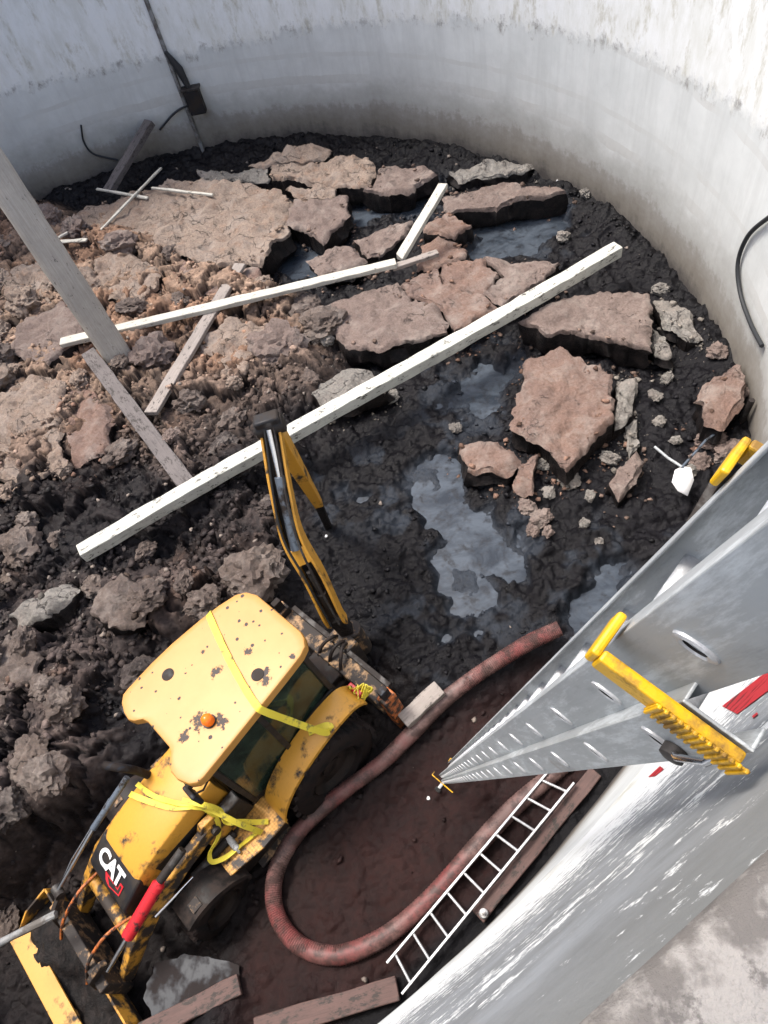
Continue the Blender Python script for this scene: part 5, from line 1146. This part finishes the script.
prof = [(-.10, .03), (-.18, -.20), (-.13, -.40), (.03, -.54), (.24, -.55), (.40, -.42)]
for i in range(len(prof) - 1):
    a, b = prof[i], prof[i + 1]; mb.sweep([Mb @ Vector((a[0], 0, a[1])), Mb @ Vector((b[0], 0, b[1]))], sdn, .40, .03)
for s in (1, -1):
    pl_ = [Mb @ Vector((x, s * .19, z)) for x, z in prof + [(.20, -.16), (.06, .03)]]; mb.rings([pl_, [p + sdn * .02 for p in pl_]])
bk2 = part('digging_bucket', mb, 'sludge_side', bevel=.004)
mb = MB(); vs = []; fs = []
for i in range(9):
    for j in range(9): vs.append(Mb @ Vector((-.15 + .48 * i / 8, -.19 + .38 * j / 8, -.14 - .22 * i / 8 + .14 * float(fbm(np.array([i * .6]), np.array([j * .6]), 3)[0]))))
for i in range(8):
    for j in range(8): fs.append((i * 9 + j, i * 9 + j + 1, i * 9 + j + 10, i * 9 + j + 9))
mb.add(vs, fs); mb.build('mud_fill', 'sludge_side', bk2, 0, 60)

# ------------------------------------------------------------------ yellow straps lying over the machine
def ribbon(name, pts, w, side, label, th=.006, closed=None, mat='strap_yellow', sub=8, parent=None):
    P = [MM @ Vector(p) for p in crom(pts, sub)]; sdv = (MM.to_3x3() @ Vector(side)).normalized(); mb = MB()
    rs = []
    for i, p in enumerate(P):
        T = (P[min(i + 1, len(P) - 1)] - P[max(i - 1, 0)]).normalized(); s_ = (sdv - T * sdv.dot(T)).normalized(); U = s_.cross(T); tw = .35 * math.sin(i * .55)
        s2 = s_ * math.cos(tw) + U * math.sin(tw) * .3; rs.append([p - s2 * w / 2 - U * th, p + s2 * w / 2 - U * th, p + s2 * w / 2 + U * th, p - s2 * w / 2 + U * th])
    mb.rings(rs); o = mb.build(name, mat, parent, 0, 50)
    if parent is None: rebase(o); tag(o, label, 'strap')
    return o
ribbon('strap', [(-.36, -.80, 2.74), (-.33, -.74, 2.86), (-.22, -.40, 2.875), (-.10, .0, 2.878), (.0, .40, 2.878), (.06, .72, 2.87), (.05, .80, 2.79), (-.05, .88, 2.4), (-.18, 1.0, 1.95), (-.28, 1.06, 1.66), (-.36, 1.04, 1.66), (-.30, .96, 1.67), (-.12, .86, 1.66)], .085, (1, .15, 0), 'broad yellow webbing strap laid across the cab roof and down over the fender')
ribbon('strap', [(1.95, -.44, 1.70), (1.93, -.36, 1.86), (1.80, -.05, 1.885), (1.64, .25, 1.90), (1.46, .44, 1.88), (1.36, .56, 1.70), (1.28, .80, 1.40), (1.22, .92, 1.10), (1.2, .95, .94)], .07, (1, .2, 0), 'yellow strap over the hood reaching down to the step')
ribbon('strap', [(1.80, -.40, 1.87), (1.72, -.05, 1.915), (1.56, .28, 1.925), (1.42, .46, 1.86), (1.40, .60, 1.55), (1.55, .68, 1.30), (1.78, .70, 1.20), (1.85, .76, 1.10), (1.70, .82, 1.0), (1.45, .86, .96), (1.25, .90, .95)], .06, (1, .1, .2), 'yellow strap over the hood looped below the step edge')
ribbon('strap', [(1.5, .30, 1.93), (1.36, .52, 1.86), (1.30, .62, 1.62), (1.36, .70, 1.42), (1.26, .78, 1.30), (1.14, .86, 1.06), (1.05, .92, .95)], .065, (1, .4, .1), 'short knotted yellow strap bunched beside the hood')
# bundle tied at the rear corner
tb = []
for k in range(4):
    r_ = random.Random(k); c_ = Vector((-.98, .90, 1.42)); tb.append([c_ + Vector((r_.uniform(-.13, .13), r_.uniform(-.13, .13), r_.uniform(-.12, .14))) for _ in range(7)])
root = empty('strap_bundle', MM @ Vector((-.98, .90, 1.2))); tag(root, 'crumpled bundle of yellow strap tied at the rear corner of the machine', 'strap')
for k, pts in enumerate(tb):
    o = ribbon('strap_loop', pts, .05, (0, 0, 1), None, parent=root, sub=6); o.matrix_parent_inverse = Matrix.Translation(-root.location)
# white bottle on the step
mb = MB(); mb.lathe([(-.13, .02), (-.125, .045), (.05, .045), (.09, .02), (.13, .018)], (0, 0, 0), 'x', 14); o = mb.build('bottle', 'white_scrap', None, smooth=45)
o.location = MM @ Vector((1.55, .78, .972)); o.rotation_euler = (0, 0, math.radians(-60)); tag(o, 'white plastic bottle lying on the tread-plate step of the machine', 'bottle')
# yellow scrap beside the bucket
p = at(8, 962, .55); mb = MB(); mb.sweep([(-.12, -.05, 0), (.0, .03, .03), (.13, .02, .0)], (0, 1, 0), .1, .03); o = mb.build('scrap', 'strap_yellow'); o.location = (p.x, p.y, ground_z(p.x, p.y) + .03); tag(o, 'small yellow scrap on the mud beside the loader bucket', 'scrap')
